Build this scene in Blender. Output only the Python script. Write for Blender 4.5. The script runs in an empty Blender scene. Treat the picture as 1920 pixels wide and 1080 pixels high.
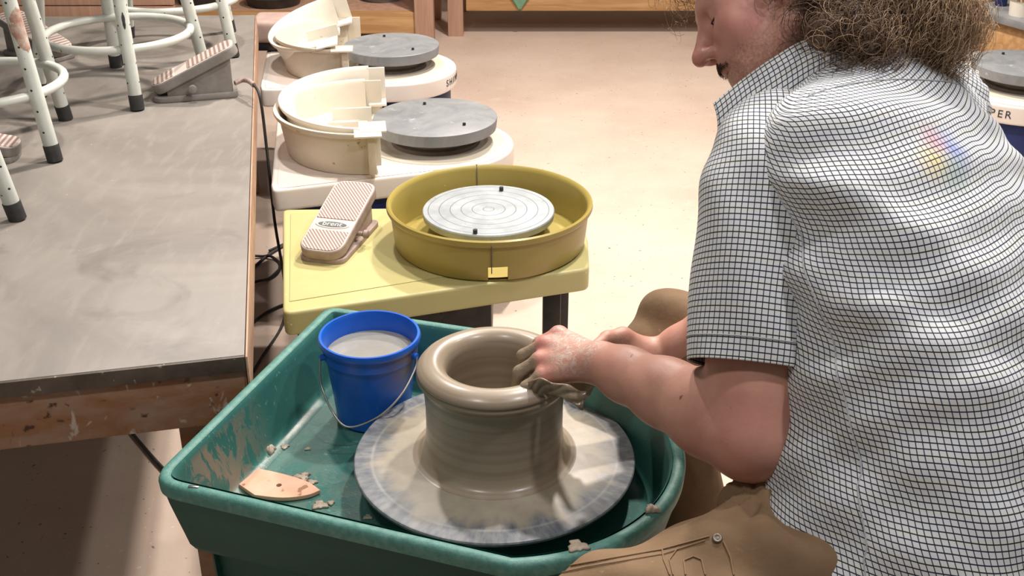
import bpy, bmesh, math, random
import numpy as np
from mathutils import Vector, Matrix
random.seed(4); rng = np.random.default_rng(4)
C = bpy.context.scene.collection
PI = math.pi

# ------------------------------------------------------------------ camera, world, lights
H = 1.60; F = 2150.0; PITCH = math.radians(26.5)
cam = bpy.data.objects.new('camera', bpy.data.cameras.new('camera')); C.objects.link(cam)
cam.location = (0, 0, H); cam.rotation_euler = (PI/2 - PITCH, 0, 0)
cam.data.sensor_width = 36; cam.data.lens = 36*F/1920
cam.data.clip_start = 0.05
bpy.context.scene.camera = cam
vs = bpy.context.scene.view_settings
vs.view_transform = 'Standard'; vs.look = 'None'; vs.gamma = 1; vs.use_curve_mapping = False
vs.exposure = 0.0
w = bpy.data.worlds.new('world'); bpy.context.scene.world = w; w.use_nodes = True
w.node_tree.nodes['Background'].inputs[0].default_value = (1.0, .93, .86, 1)
w.node_tree.nodes['Background'].inputs[1].default_value = 0.115
def lamp(name, loc, power, size, col=(1, .9, .8), target=None, spot=None):
    l = bpy.data.lights.new(name, 'SPOT' if spot else 'AREA'); l.energy = power; l.color = col
    if spot: l.spot_size = math.radians(spot); l.spot_blend = .6; l.shadow_soft_size = size
    else: l.shape = 'DISK'; l.size = size
    o = bpy.data.objects.new(name, l); C.objects.link(o); o.location = loc
    d = Vector(target if target else (loc[0], loc[1], 0)) - Vector(loc)
    o.rotation_euler = d.to_track_quat('-Z', 'Y').to_euler()
    return o
lamp('ceiling_spot_far', (.5, 4.6, 3.1), 125, .22, (1, .89, .80), (.4, 3.6, 0))
lamp('ceiling_spot_middle', (.65, 2.7, 3.1), 58, .14, (1, .93, .86), (.2, 1.8, .4))
lamp('ceiling_spot_left', (-.75, 3.4, 3.1), 40, .16, (1, .92, .85), (-.8, 2.4, .5))
lamp('ceiling_spot_near', (1.0, .95, 3.1), 22, .16, (1, .97, .98), (.55, 1.3, .9))
lamp('ceiling_spot_right', (1.5, 2.3, 3.1), 24, .15, (1, .93, .88), (.6, 1.9, .5))

lamp('ceiling_spot_camera_side', (-.75, .55, 3.1), 17, .28, (1, .95, .90), (.1, 1.6, .7))

# world points: pixel + height, or pixel + depth along the view axis
cs, sn = math.cos(PITCH), math.sin(PITCH)
def P(x, y, z):
    a = (x-960)/F; b = -(y-540)/F
    t = (z-H)/(-sn + b*cs)
    return Vector((a*t, (cs+b*sn)*t, z))
def R(x, y, d):
    a = (x-960)/F*d; b = -(y-540)/F*d
    return Vector((a, cs*d+b*sn, H-sn*d+b*cs))

# ------------------------------------------------------------------ materials
def srgb(c):
    return tuple(((v/255)/12.92 if v/255 <= .04045 else ((v/255+.055)/1.055)**2.4) for v in c) + (1,)
class NT:
    def __init__(s, name):
        s.m = bpy.data.materials.new(name); s.m.use_nodes = True
        s.t = s.m.node_tree; s.n = s.t.nodes; s.b = s.n['Principled BSDF']
    def node(s, ty, **kw):
        n = s.n.new(ty)
        for k, v in kw.items():
            if k.startswith('_'): setattr(n, k[1:], v)
            else: n.inputs[k.replace('_', ' ')].default_value = v
        return n
    def link(s, a, b): s.t.links.new(a, b)
    def coord(s, kind='Object'):
        return s.node('ShaderNodeTexCoord').outputs[kind]
    def noise(s, vec, scale, detail=4, rough=.55, dist=0, mapscale=None):
        n = s.node('ShaderNodeTexNoise', Scale=scale, Detail=detail, Roughness=rough, Distortion=dist)
        if mapscale:
            mp = s.node('ShaderNodeMapping'); mp.inputs['Scale'].default_value = mapscale
            s.link(vec, mp.inputs[0]); vec = mp.outputs[0]
        s.link(vec, n.inputs['Vector']); return n.outputs['Fac']
    def ramp(s, fac, a, b, ca=(0, 0, 0, 1), cb=(1, 1, 1, 1)):
        r = s.node('ShaderNodeValToRGB'); e = r.color_ramp.elements
        e[0].position = a; e[1].position = b; e[0].color = ca; e[1].color = cb
        s.link(fac, r.inputs[0]); return r.outputs[0]
    def mix(s, fac, a, b):
        m = s.node('ShaderNodeMix', _data_type='RGBA')
        for sock, v in ((m.inputs[0], fac), (m.inputs[6], a), (m.inputs[7], b)):
            if isinstance(v, bpy.types.NodeSocket): s.link(v, sock)
            else: sock.default_value = v
        return m.outputs[2]
    def math(s, op, a, b=0.0, c=None, clamp=False):
        m = s.node('ShaderNodeMath', _operation=op, _use_clamp=clamp)
        for i, v in enumerate((a, b) if c is None else (a, b, c)):
            if isinstance(v, bpy.types.NodeSocket): s.link(v, m.inputs[i])
            else: m.inputs[i].default_value = v
        return m.outputs[0]
    def set(s, k, v):
        i = s.b.inputs[k]
        if isinstance(v, bpy.types.NodeSocket): s.link(v, i)
        else: i.default_value = v
    def bump(s, fac, strength=.3, dist=.01):
        b = s.node('ShaderNodeBump', Strength=strength, Distance=dist)
        s.link(fac, b.inputs['Height']); s.link(b.outputs[0], s.b.inputs['Normal'])

def simple(name, col, rough=.5, metal=0, col2=None, scale=8, amt=(.4, .7), bump=0, bscale=60, speck=None, coat=0):
    t = NT(name); v = t.coord()
    c = srgb(col)
    if col2:
        c = t.mix(t.ramp(t.noise(v, scale, 6, .6), *amt), srgb(col), srgb(col2))
    if speck:
        sc, th, sp = speck
        c = t.mix(t.ramp(t.noise(v, sc, 2, .5), th, th+.03), c, srgb(sp))
    t.set('Base Color', c); t.set('Roughness', rough); t.set('Metallic', metal)
    if coat: t.set('Coat Weight', coat); t.set('Coat Roughness', .15)
    if bump: t.bump(t.noise(v, bscale, 4), bump, .004)
    return t.m

M = {}
# concrete floor: pinkish beige, scuffed and speckled
t = NT('concrete_floor'); v = t.coord()
c = t.mix(t.ramp(t.noise(v, 1.6, 8, .65), .35, .7), srgb((198, 176, 160)), srgb((214, 196, 180)))
c = t.mix(t.ramp(t.noise(v, 9, 6, .7), .56, .66), c, srgb((205, 188, 172)))
c = t.mix(t.ramp(t.noise(v, 90, 3, .6), .66, .70), c, srgb((232, 214, 198)))
c = t.mix(t.ramp(t.noise(v, 60, 2, .5), .70, .73), c, srgb((140, 116, 98)))
t.set('Base Color', c); t.set('Roughness', .6); t.bump(t.noise(v, 40, 5), .12, .004); M['floor'] = t.m
# worktable top: grey with dried clay wipes
t = NT('clay_wiped_table_top'); v = t.coord()
c = t.mix(t.ramp(t.noise(v, 2.2, 5, .6, 1.2), .35, .68), srgb((128, 122, 116)), srgb((148, 142, 135)))
c = t.mix(t.ramp(t.noise(v, 8, 6, .6, .4, (4, 1, 1)),   .50, .9), c, srgb((152, 147, 140)))
c = t.mix(t.ramp(t.noise(v, 3, 4, .6, 2), .56, .74), c, srgb((118, 112, 106)))
c = t.mix(t.ramp(t.noise(v, 70, 2), .76, .79), c, srgb((186, 180, 172)))
t.set('Base Color', c); t.set('Roughness', .46); t.bump(t.noise(v, 30, 5), .1, .003); M['table_top'] = t.m
t = NT('clay_streaked_wood'); v = t.coord()
c = t.mix(t.ramp(t.noise(v, 9, 6, .6, .5, (1, 1, 3)), .38, .66), srgb((140, 98, 66)), srgb((152, 126, 106)))
c = t.mix(t.ramp(t.noise(v, 26, 4, .6, 1, (1, 1, .45)), .60, .66), c, srgb((180, 168, 154)))
c = t.mix(t.ramp(t.noise(v, 34, 3, .5), .64, .70), c, srgb((70, 40, 24)))
t.set('Base Color', c); t.set('Roughness', .65); t.bump(t.noise(v, 30, 5), .4, .006); M['dirty_wood'] = t.m
def wood(name, a, b, sc=(1, 12, 12)):
    t = NT(name); v = t.coord()
    n = t.noise(v, 3, 6, .6, .6, sc)
    t.set('Base Color', t.mix(t.ramp(n, .35, .68), srgb(a), srgb(b))); t.set('Roughness', .6)
    t.bump(n, .15, .004); return t.m
M['wood'] = wood('bench_wood', (176, 132, 84), (205, 164, 116))
M['wood_pink'] = wood('pinkish_post_wood', (176, 138, 116), (196, 160, 138), (12, 12, 1))
M['wood_strip'] = wood('edge_strip_wood', (170, 132, 108), (196, 162, 136), (12, 1, 12))
M['table_edge'] = simple('dark_table_edging', (72, 62, 54), .5, col2=(94, 84, 75), scale=20, bump=.3, speck=(50, .70, (150, 138, 124)))
M['white_paint'] = simple('chalky_white_paint', (214, 218, 210), .38, col2=(192, 196, 188), scale=7, speck=(55, .71, (96, 84, 72)))
t = NT('chalky_white_leg_paint'); v = t.coord(); s = t.node('ShaderNodeSeparateXYZ'); t.link(v, s.inputs[0])
mx = t.math('MAXIMUM', t.math('ABSOLUTE', s.outputs[0]), t.math('ABSOLUTE', s.outputs[1]))
da = t.math('SUBTRACT', mx, t.math('SUBTRACT', .222, t.math('MULTIPLY', s.outputs[2], .15)))
dz = t.math('MULTIPLY', t.math('SUBTRACT', t.math('FRACT', t.math('DIVIDE', s.outputs[2], .046)), .5), .046)
hole = t.math('LESS_THAN', t.math('ADD', t.math('POWER', da, 2), t.math('POWER', dz, 2)), .0000055)
c = t.mix(t.ramp(t.noise(v, 7, 6, .6), .4, .7), srgb((214, 218, 210)), srgb((192, 196, 188)))
c = t.mix(t.ramp(t.noise(v, 60, 2, .5), .74, .76), c, srgb((110, 96, 84)))
t.set('Base Color', t.mix(hole, c, srgb((46, 44, 42)))); t.set('Roughness', .38); M['leg_paint'] = t.m
M['rubber'] = simple('black_rubber', (42, 42, 44), .65, col2=(66, 64, 62), scale=30)
M['rust'] = simple('chipped_paint', (168, 128, 112), .7, col2=(202, 190, 176), scale=60)
M['cream'] = simple('cream_plastic', (234, 229, 216), .38, col2=(228, 221, 206), scale=5, speck=(60, .75, (190, 165, 140)))
M['cream_dusty'] = simple('dusty_cream_plastic', (222, 213, 196), .45, col2=(212, 200, 180), scale=6, speck=(40, .72, (176, 150, 126)))
M['white_deck'] = simple('white_deck_plastic', (240, 232, 224), .35, col2=(234, 220, 208), scale=6, speck=(50, .76, (196, 168, 150)))
M['blue_panel'] = simple('navy_steel', (26, 42, 96), .4, col2=(34, 52, 108))
M['black_metal'] = simple('black_steel', (34, 33, 36), .45, col2=(58, 54, 52), scale=20)
t = NT('dusty_grey_turntable'); v = t.coord()
c = t.mix(t.ramp(t.noise(v, 6, 6, .65, 1), .4, .7), srgb((118, 121, 124)), srgb((146, 148, 149)))
c = t.mix(t.ramp(t.noise(v, 22, 5, .7), .64, .72), c, srgb((168, 170, 170)))
t.set('Base Color', c); t.set('Roughness', .5); t.bump(t.noise(v, 50, 3), .1, .002); M['grey_disc'] = t.m
M['grey_edge'] = simple('grey_turntable_edge', (94, 98, 102), .5, col2=(112, 115, 118), scale=12)
M['hub'] = simple('dusty_hub', (120, 108, 98), .6, col2=(92, 84, 80), scale=14)
M['olive'] = simple('mustard_plastic', (170, 153, 82), .36, col2=(160, 142, 72), scale=4, speck=(70, .76, (206, 196, 140)))
M['deck_yellow'] = simple('pale_yellow_deck', (198, 190, 134), .4, col2=(190, 180, 120), scale=4, speck=(48, .74, (228, 222, 180)))
# brushed aluminium with concentric rings
t = NT('ringed_aluminium'); v = t.coord()
sx = t.node('ShaderNodeSeparateXYZ'); t.link(v, sx.inputs[0])
r = t.math('SQRT', t.math('ADD', t.math('MULTIPLY', sx.outputs[0], sx.outputs[0]), t.math('MULTIPLY', sx.outputs[1], sx.outputs[1])))
g = t.math('LESS_THAN', t.math('ABSOLUTE', t.math('SUBTRACT', t.math('FRACT', t.math('MULTIPLY', r, 36.5)), .5)), .045)
c = t.mix(t.ramp(t.noise(v, 14, 6, .6), .4, .7), srgb((150, 157, 161)), srgb((178, 184, 186)))
c = t.mix(g, c, srgb((120, 126, 130)))
c = t.mix(t.ramp(t.noise(v, 60, 2), .72, .75), c, srgb((120, 104, 90)))
t.set('Base Color', c); t.set('Metallic', .4); t.set('Roughness', .5)
t.bump(g, -.3, .001); M['alu'] = t.m
M['rivet_metal'] = simple('dull_brass', (128, 118, 106), .45, .6)
M['steel'] = simple('bright_steel', (190, 190, 192), .25, 1)
# ribbed, clay-dusted pedal tread
def tread(name, sc, rot):
    t = NT(name); v = t.coord('UV')
    mp = t.node('ShaderNodeMapping'); mp.inputs['Rotation'].default_value = (0, 0, rot); mp.inputs['Scale'].default_value = (sc, sc, sc)
    t.link(v, mp.inputs[0]); s = t.node('ShaderNodeSeparateXYZ'); t.link(mp.outputs[0], s.inputs[0])
    g = t.math('GREATER_THAN', t.math('FRACT', s.outputs[0]), .5)
    t.set('Base Color', t.mix(g, srgb((146, 120, 112)), srgb((200, 188, 180)))); t.set('Roughness', .7)
    t.bump(g, .5, .002); return t.m
M['tread_diag'] = tread('diagonal_ribbed_tread', 145, math.radians(50))
M['tread_cross'] = tread('cross_ribbed_tread', 80, 0)
M['pedal_body'] = simple('dusty_cast_pedal', (150, 130, 122), .6, col2=(176, 156, 146), scale=18, bump=.2)
M['pedal_grey'] = simple('grey_cast_pedal', (128, 122, 118), .5, col2=(150, 144, 138), scale=18, bump=.2)
M['pedal_rim'] = simple('pale_worn_rim', (206, 192, 184), .6)
M['badge'] = simple('grey_oval_badge', (96, 102, 108), .4)
M['letter_white'] = simple('cream_lettering', (224, 222, 196), .5)
M['letter_dark'] = simple('dark_lettering', (52, 54, 60), .5)
# green tray with clay splashes
t = NT('teal_tray_plastic'); v = t.coord()
c = t.mix(t.ramp(t.noise(v, 5, 5, .6), .35, .7), srgb((48, 100, 93)), srgb((60, 114, 105)))
c = t.mix(t.ramp(t.noise(v, 110, 3, .6), .64, .72), c, srgb((92, 140, 126)))
at = t.node('ShaderNodeAttribute', _attribute_name='splash')
spl = t.math('MULTIPLY', at.outputs['Fac'], t.ramp(t.noise(v, 26, 5, .7, .8, (1, 1, .55)), .46, .51))
c = t.mix(spl, c, srgb((138, 122, 106)))
t.set('Base Color', c); t.set('Roughness', t.mix(t.ramp(t.noise(v, 9, 4), .4, .6), (.36,)*3+(1,), (.52,)*3+(1,)))
t.bump(t.math('ADD', t.noise(v, 160, 2), t.math('MULTIPLY', spl, 4)), .15, .0015); M['tray'] = t.m
M['tray_dark'] = simple('dark_green_plastic', (16, 74, 66), .6, col2=(22, 86, 76), scale=5, bump=.15)
M['tray_rim'] = simple('worn_teal_rim', (72, 126, 117), .55, col2=(98, 146, 136), scale=80, bump=.2, bscale=200)
# bat: slip pool in the middle, streaked grey plastic outside
t = NT('slip_covered_bat'); v = t.coord()
s = t.node('ShaderNodeSeparateXYZ'); t.link(v, s.inputs[0])
r = t.math('SQRT', t.math('ADD', t.math('MULTIPLY', s.outputs[0], s.outputs[0]), t.math('MULTIPLY', s.outputs[1], s.outputs[1])))
an = t.math('ARCTAN2', s.outputs[1], s.outputs[0])
cb = t.node('ShaderNodeCombineXYZ')
t.link(t.math('SINE', an), cb.inputs[0]); t.link(t.math('COSINE', an), cb.inputs[1]); t.link(t.math('MULTIPLY', r, 2.0), cb.inputs[2])
n1 = t.noise(cb.outputs[0], 9, 3, .5); n2 = t.noise(v, 22, 5, .6); n3 = t.noise(cb.outputs[0], 3, 2)
edge = t.math('ADD', r, t.math('ADD', t.math('MULTIPLY', t.math('SUBTRACT', n1, .5), .05), t.math('MULTIPLY', t.math('SUBTRACT', n3, .5), .09)))
mask = t.ramp(edge, .168, .198, (1, 1, 1, 1), (0, 0, 0, 1))
ring = t.math('MULTIPLY', t.ramp(t.math('ABSOLUTE', t.math('SUBTRACT', r, .196)), .0, .0035, (1, 1, 1, 1), (0, 0, 0, 1)), .35)
g1 = t.mix(t.ramp(t.noise(cb.outputs[0], 16, 5, .65), .35, .7), srgb((92, 98, 108)), srgb((142, 143, 142)))
g1 = t.mix(ring, g1, srgb((190, 188, 180)))
sl = t.mix(t.ramp(n2, .35, .65), srgb((156, 146, 128)), srgb((172, 163, 146)))
t.set('Base Color', t.mix(mask, g1, sl)); t.set('Roughness', t.mix(mask, (.40,)*3+(1,), (.42,)*3+(1,)))
t.bump(t.noise(cb.outputs[0], 12, 3), .12, .002); M['bat'] = t.m
M['bat_edge'] = simple('bat_edge', (58, 60, 62), .4, col2=(110, 108, 104), scale=30)
# thrown clay, wet, faint throwing rings
t = NT('wet_stoneware_clay'); v = t.coord()
s = t.node('ShaderNodeSeparateXYZ'); t.link(v, s.inputs[0])
r = t.math('SQRT', t.math('ADD', t.math('MULTIPLY', s.outputs[0], s.outputs[0]), t.math('MULTIPLY', s.outputs[1], s.outputs[1])))
cb = t.node('ShaderNodeCombineXYZ'); t.link(r, cb.inputs[0]); t.link(s.outputs[2], cb.inputs[1])
n = t.noise(cb.outputs[0], 90, 2, .5)
t.set('Base Color', t.mix(t.ramp(n, .35, .65), srgb((146, 131, 112)), srgb((160, 146, 127))))
t.set('Roughness', .36); t.set('Coat Weight', .25); t.set('Coat Roughness', .2)
t.bump(n, .16, .002); M['clay'] = t.m
M['clay_scrap'] = simple('drying_clay_crumbs', (156, 140, 122), .6, col2=(182, 172, 156), scale=60, bump=.4)
M['slip_cloth'] = simple('slip_soaked_chamois', (122, 106, 88), .32, col2=(158, 142, 120), scale=30, bump=.5, bscale=45, coat=.4)
M['rib_wood'] = simple('wet_pale_wood', (214, 172, 146), .5, col2=(204, 156, 126), scale=22, speck=(40, .66, (150, 106, 76)))
t = NT('blue_bucket_plastic'); v = t.coord()
c = t.mix(t.ramp(t.noise(v, 8, 4), .4, .7), srgb((26, 92, 196)), srgb((36, 104, 208)))
at = t.node('ShaderNodeAttribute', _attribute_name='splash')
c = t.mix(t.math('MULTIPLY', at.outputs['Fac'], t.ramp(t.noise(v, 30, 5, .7), .36, .44)), c, srgb((96, 84, 76)))
c = t.mix(t.math('MULTIPLY', .5, t.ramp(t.noise(v, 36, 4, .6, 0, (1, 1, .4)), .62, .70)), c, srgb((110, 130, 160)))
t.set('Base Color', c); t.set('Roughness', .32); M['bucket'] = t.m
M['water'] = simple('milky_clay_water', (148, 146, 138), .06, col2=(160, 158, 150), scale=14, bump=.05, bscale=20)
M['wire'] = simple('galvanised_wire', (176, 172, 164), .4, .8)
# cotton shirt: fine navy window-pane check on white (UVs in metres)
def check(name, stain=False):
    t = NT(name); v = t.coord('UV'); S = .0076
    s = t.node('ShaderNodeSeparateXYZ'); t.link(v, s.inputs[0])
    def line(o, wd, off=0.0):
        f = t.math('ABSOLUTE', t.math('SUBTRACT', t.math('FRACT', t.math('ADD', t.math('DIVIDE', o, S), off)), .5))
        return t.ramp(f, wd*.7, wd*1.25, (1, 1, 1, 1), (0, 0, 0, 1))
    vl = line(s.outputs[0], .085); hl = line(s.outputs[1], .105)
    base = t.mix(t.ramp(t.noise(v, 25, 3), .3, .7), srgb((224, 227, 230)), srgb((214, 217, 220)))
    alt = t.math('LESS_THAN', t.math('FRACT', t.math('DIVIDE', s.outputs[1], S*4)), .25)
    base = t.mix(t.math('MULTIPLY', alt, .16), base, srgb((226, 222, 170)))
    if stain:
        def blob(cx, cy, rad):
            d = t.math('SQRT', t.math('ADD', t.math('POWER', t.math('SUBTRACT', s.outputs[0], cx), 2), t.math('POWER', t.math('SUBTRACT', s.outputs[1], cy), 2)))
            return t.math('MULTIPLY', t.ramp(d, 0, rad, (1, 1, 1, 1), (0, 0, 0, 1)), .75)
        ux, uy = STAIN
        for dx, dy, rad, col in ((-.020, -.008, .040, (110, 130, 215)), (.018, -.012, .034, (236, 205, 110)), (.0, .014, .028, (226, 160, 170)), (-.004, -.036, .036, (176, 200, 190))):
            base = t.mix(blob(ux+dx, uy+dy, rad), base, srgb(col))
    c = t.mix(vl, base, srgb((52, 56, 74))); c = t.mix(hl, c, srgb((22, 26, 48)))
    t.set('Base Color', c); t.set('Roughness', .85); t.set('Sheen Weight', .1)
    return t.m
STAIN = (.03, .51)
M['sleeve'] = check('checked_cotton_sleeve')
t = NT('skin'); v = t.coord()
c = t.mix(t.ramp(t.noise(v, 16, 5, .6), .35, .68), srgb((202, 152, 134)), srgb((190, 135, 119)))
c = t.mix(t.ramp(t.noise(v, 95, 3, .5), .735, .76), c, srgb((138, 92, 76)))
for an_, cc in (('pink', (196, 116, 112)), ('beard', (120, 84, 66)), ('film', (206, 184, 172)), ('slip', (148, 132, 112)), ('lid', (150, 98, 86))):
    at = t.node('ShaderNodeAttribute', _attribute_name=an_)
    f = at.outputs['Fac']
    if an_ == 'beard': f = t.math('MULTIPLY', f, t.ramp(t.noise(v, 260, 3, .7), .3, .6))
    if an_ == 'film': f = t.math('MULTIPLY', f, t.ramp(t.noise(v, 70, 5, .75, 1.5), .42, .60)); film = f
    if an_ == 'slip': slipf = f
    c = t.mix(f, c, srgb(cc))
t.set('Base Color', c)
t.set('Roughness', t.math('SUBTRACT', .5, t.math('MULTIPLY', t.math('MAXIMUM', film, slipf), .36)))
t.set('Subsurface Weight', .12); t.set('Subsurface Radius', (.012, .005, .003)); t.set('Subsurface Scale', .5)
t.bump(t.math('ADD', t.noise(v, 180, 3), t.math('MULTIPLY', t.math('MAXIMUM', film, slipf), t.math('MULTIPLY', t.noise(v, 90, 4, .7), 9))), .22, .0012)
M['skin'] = t.m
t = NT('curly_brown_hair'); at = t.node('ShaderNodeAttribute', _attribute_name='tone')
t.set('Base Color', t.mix(at.outputs['Fac'], srgb((70, 48, 35)), srgb((206, 172, 134)))); t.set('Roughness', .42); M['hair'] = t.m
M['moustache'] = simple('dark_whiskers', (92, 64, 50), .6)
t = NT('brown_work_canvas'); v = t.coord()
c = t.mix(t.ramp(t.noise(v, 9, 6, .6), .35, .7), srgb((112, 88, 62)), srgb((132, 106, 78)))
c = t.mix(t.ramp(t.noise(v, 30, 5, .7), .66, .74), c, srgb((150, 128, 102)))
t.set('Base Color', c); t.set('Roughness', .85); t.bump(t.noise(v, 25, 5), .35, .006); M['pants'] = t.m
M['thread'] = simple('tan_stitching', (134, 108, 78), .8)
M['lashes'] = simple('dark_lashes', (50, 34, 28), .7)
M['leather'] = simple('brown_boot_leather', (84, 60, 44), .6)
M['paint_wall'] = simple('off_white_wall_paint', (206, 198, 186), .8)
M['green_cloth'] = simple('mint_cloth', (160, 206, 176), .8)
M['pink_box'] = simple('clay_dusted_case', (186, 158, 148), .6, col2=(204, 184, 174), scale=14)

# ------------------------------------------------------------------ mesh helpers
LOC = {}
def absloc(o):
    v = Vector((0, 0, 0))
    while o is not None: v += o.location; o = o.parent
    return v
def link(name, me, mat, parent=None, smooth=True, world=True):
    o = bpy.data.objects.new(name, me); C.objects.link(o)
    if mat: me.materials.append(M[mat] if isinstance(mat, str) else mat)
    if parent is not None:
        o.parent = parent
        if world:
            me.transform(Matrix.Translation(-absloc(parent)))
    if smooth is True: me.shade_smooth()
    elif smooth: 
        me.shade_smooth(); me.set_sharp_from_angle(angle=math.radians(smooth))
    me.update()
    return o
def thing(name, label, cat, loc=(0, 0, 0), group=None):
    o = bpy.data.objects.new(name, None); C.objects.link(o); o.location = loc
    o.empty_display_size = .05
    return tag(o, label, cat, group)
def tag(o, label, cat, group=None):
    o['label'] = label; o['category'] = cat
    if group: o['group'] = group
    return o
def recenter(o):
    """move a single-mesh thing's origin to its base"""
    vs_ = [v.co for v in o.data.vertices]
    c = Vector((sum(v.x for v in vs_)/len(vs_), sum(v.y for v in vs_)/len(vs_), min(v.z for v in vs_)))
    o.data.transform(Matrix.Translation(-c)); o.location = c
    return o
def build(name, V, Fc, mat, parent=None, smooth=True, world=True):
    me = bpy.data.meshes.new(name); me.from_pydata([tuple(v) for v in V], [], Fc)
    bm = bmesh.new(); bm.from_mesh(me); bmesh.ops.recalc_face_normals(bm, faces=bm.faces); bm.to_mesh(me); bm.free()
    return link(name, me, mat, parent, smooth, world)
def fin(bm, name, mat, parent=None, smooth=40, world=True):
    bmesh.ops.recalc_face_normals(bm, faces=bm.faces)
    me = bpy.data.meshes.new(name); bm.to_mesh(me); bm.free()
    return link(name, me, mat, parent, smooth, world)
def bevel(bm, w_, seg=2, edges=None):
    if w_ > 0: bmesh.ops.bevel(bm, geom=edges or bm.edges[:], offset=w_, segments=seg, affect='EDGES', profile=.6)
def add_box(bm, c, s, mat=None, bev=0, seg=2):
    b = bmesh.new(); bmesh.ops.create_cube(b, size=1)
    bmesh.ops.scale(b, verts=b.verts, vec=s); bevel(b, bev, seg)
    b.transform(Matrix.Translation(c) @ (mat if mat else Matrix.Identity(4)))
    me = bpy.data.meshes.new('t'); b.to_mesh(me); b.free(); bm.from_mesh(me); bpy.data.meshes.remove(me)
def box(name, c, s, mat, parent=None, bev=.004, rot=None, world=True, seg=2):
    bm = bmesh.new(); add_box(bm, Vector(c), s, rot, bev, seg); return fin(bm, name, mat, parent, 40, world)
def add_prism(bm, poly, z0, z1, bev=0, seg=2):
    b = bmesh.new(); bot = [b.verts.new((p[0], p[1], z0)) for p in poly]
    f = b.faces.new(bot); r = bmesh.ops.extrude_face_region(b, geom=[f])
    for v_ in [g for g in r['geom'] if isinstance(g, bmesh.types.BMVert)]: v_.co.z = z1
    bmesh.ops.recalc_face_normals(b, faces=b.faces)
    if bev: bevel(b, bev, seg, [e for e in b.edges if e.is_manifold and e.calc_face_angle(0) > .5])
    me = bpy.data.meshes.new('t'); b.to_mesh(me); b.free(); bm.from_mesh(me); bpy.data.meshes.remove(me)
def prism(name, poly, z0, z1, mat, parent=None, bev=.004, seg=2, world=True):
    bm = bmesh.new(); add_prism(bm, poly, z0, z1, bev, seg); return fin(bm, name, mat, parent, 40, world)
def lathe_data(prof, seg=64, c=(0, 0, 0), a0=0, a1=2*PI, closed_prof=False):
    full = abs(a1-a0-2*PI) < 1e-6; n = seg if full else seg+1
    V = []; Fc = []
    for i in range(n):
        a = a0+(a1-a0)*i/seg
        for r_, z in prof: V.append((c[0]+r_*math.cos(a), c[1]+r_*math.sin(a), c[2]+z))
    m = len(prof); mm = m if closed_prof else m-1
    for i in range(seg):
        j = (i+1) % n
        for k in range(mm):
            k2 = (k+1) % m
            Fc.append((i*m+k, j*m+k, j*m+k2, i*m+k2))
    if closed_prof and not full:
        Fc.append(tuple(range(m))); Fc.append(tuple((n-1)*m+k for k in range(m)))
    return V, Fc
def lathe(name, prof, mat, parent=None, c=(0, 0, 0), seg=64, smooth=35, world=True, **kw):
    V, Fc = lathe_data(prof, seg, c, **kw)
    o = build(name, V, Fc, mat, parent, False, world)
    bm = bmesh.new(); bm.from_mesh(o.data); bmesh.ops.remove_doubles(bm, verts=bm.verts, dist=1e-6)
    bmesh.ops.recalc_face_normals(bm, faces=bm.faces); bm.to_mesh(o.data); bm.free()
    o.data.shade_smooth(); o.data.set_sharp_from_angle(angle=math.radians(smooth)) if smooth is not True else None
    return o
def tube_data(pts, rad, seg=10, closed=False, cap=True):
    pts = [Vector(p) for p in pts]; n = len(pts)
    rads = rad if hasattr(rad, '__len__') else [rad]*n
    T = []
    for i in range(n):
        if closed: d = pts[(i+1) % n]-pts[i-1]
        else: d = pts[min(i+1, n-1)]-pts[max(i-1, 0)]
        T.append(d.normalized())
    up = Vector((0, 0, 1)) if abs(T[0].z) < .9 else Vector((1, 0, 0))
    N = (up - T[0]*up.dot(T[0])).normalized(); V = []
    for i in range(n):
        N = (N - T[i]*N.dot(T[i])).normalized(); B = T[i].cross(N)
        for k in range(seg):
            a = 2*PI*k/seg; V.append(pts[i]+(N*math.cos(a)+B*math.sin(a))*rads[i])
    Fc = []
    for i in range(n if closed else n-1):
        j = (i+1) % n
        for k in range(seg):
            k2 = (k+1) % seg; Fc.append((i*seg+k, i*seg+k2, j*seg+k2, j*seg+k))
    if not closed and cap: Fc.append(tuple(range(seg))); Fc.append(tuple((n-1)*seg+k for k in range(seg)))
    return V, Fc
def tube(name, pts, rad, mat, parent=None, seg=10, closed=False, world=True):
    V, Fc = tube_data(pts, rad, seg, closed); return build(name, V, Fc, mat, parent, 50, world)
def smooth_path(pts, n=8):
    pts = [Vector(p) for p in pts]; out = []
    for i in range(len(pts)-1):
        p0 = pts[max(i-1, 0)]; p1 = pts[i]; p2 = pts[i+1]; p3 = pts[min(i+2, len(pts)-1)]
        for k in range(n):
            u = k/n
            out.append(.5*((2*p1)+(p2-p0)*u+(2*p0-5*p1+4*p2-p3)*u*u+(3*p1-p0-3*p2+p3)*u**3))
    out.append(pts[-1]); return out
def text(name, s, size, mat, parent, mtx, world=True, ext=.0004, space=1.0):
    cu = bpy.data.curves.new(name, 'FONT'); cu.body = s; cu.size = size; cu.extrude = ext; cu.align_x = 'CENTER'; cu.align_y = 'CENTER'; cu.space_character = space
    o = bpy.data.objects.new('t', cu); C.objects.link(o)
    dg = bpy.context.evaluated_depsgraph_get(); me = bpy.data.meshes.new_from_object(o.evaluated_get(dg))
    bpy.data.objects.remove(o); bpy.data.curves.remove(cu)
    me.materials.clear(); me.transform(mtx)
    return link(name, me, mat, parent, False, world)
def copy_tree(o, parent=None):
    c = o.copy(); C.objects.link(c)
    if parent is not None: c.parent = parent
    for ch in list(o.children): copy_tree(ch, c)
    return c
def basis(x, y, z, loc=(0, 0, 0)):
    m = Matrix((x, y, z)).transposed().to_4x4(); m.translation = Vector(loc); return m
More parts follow.
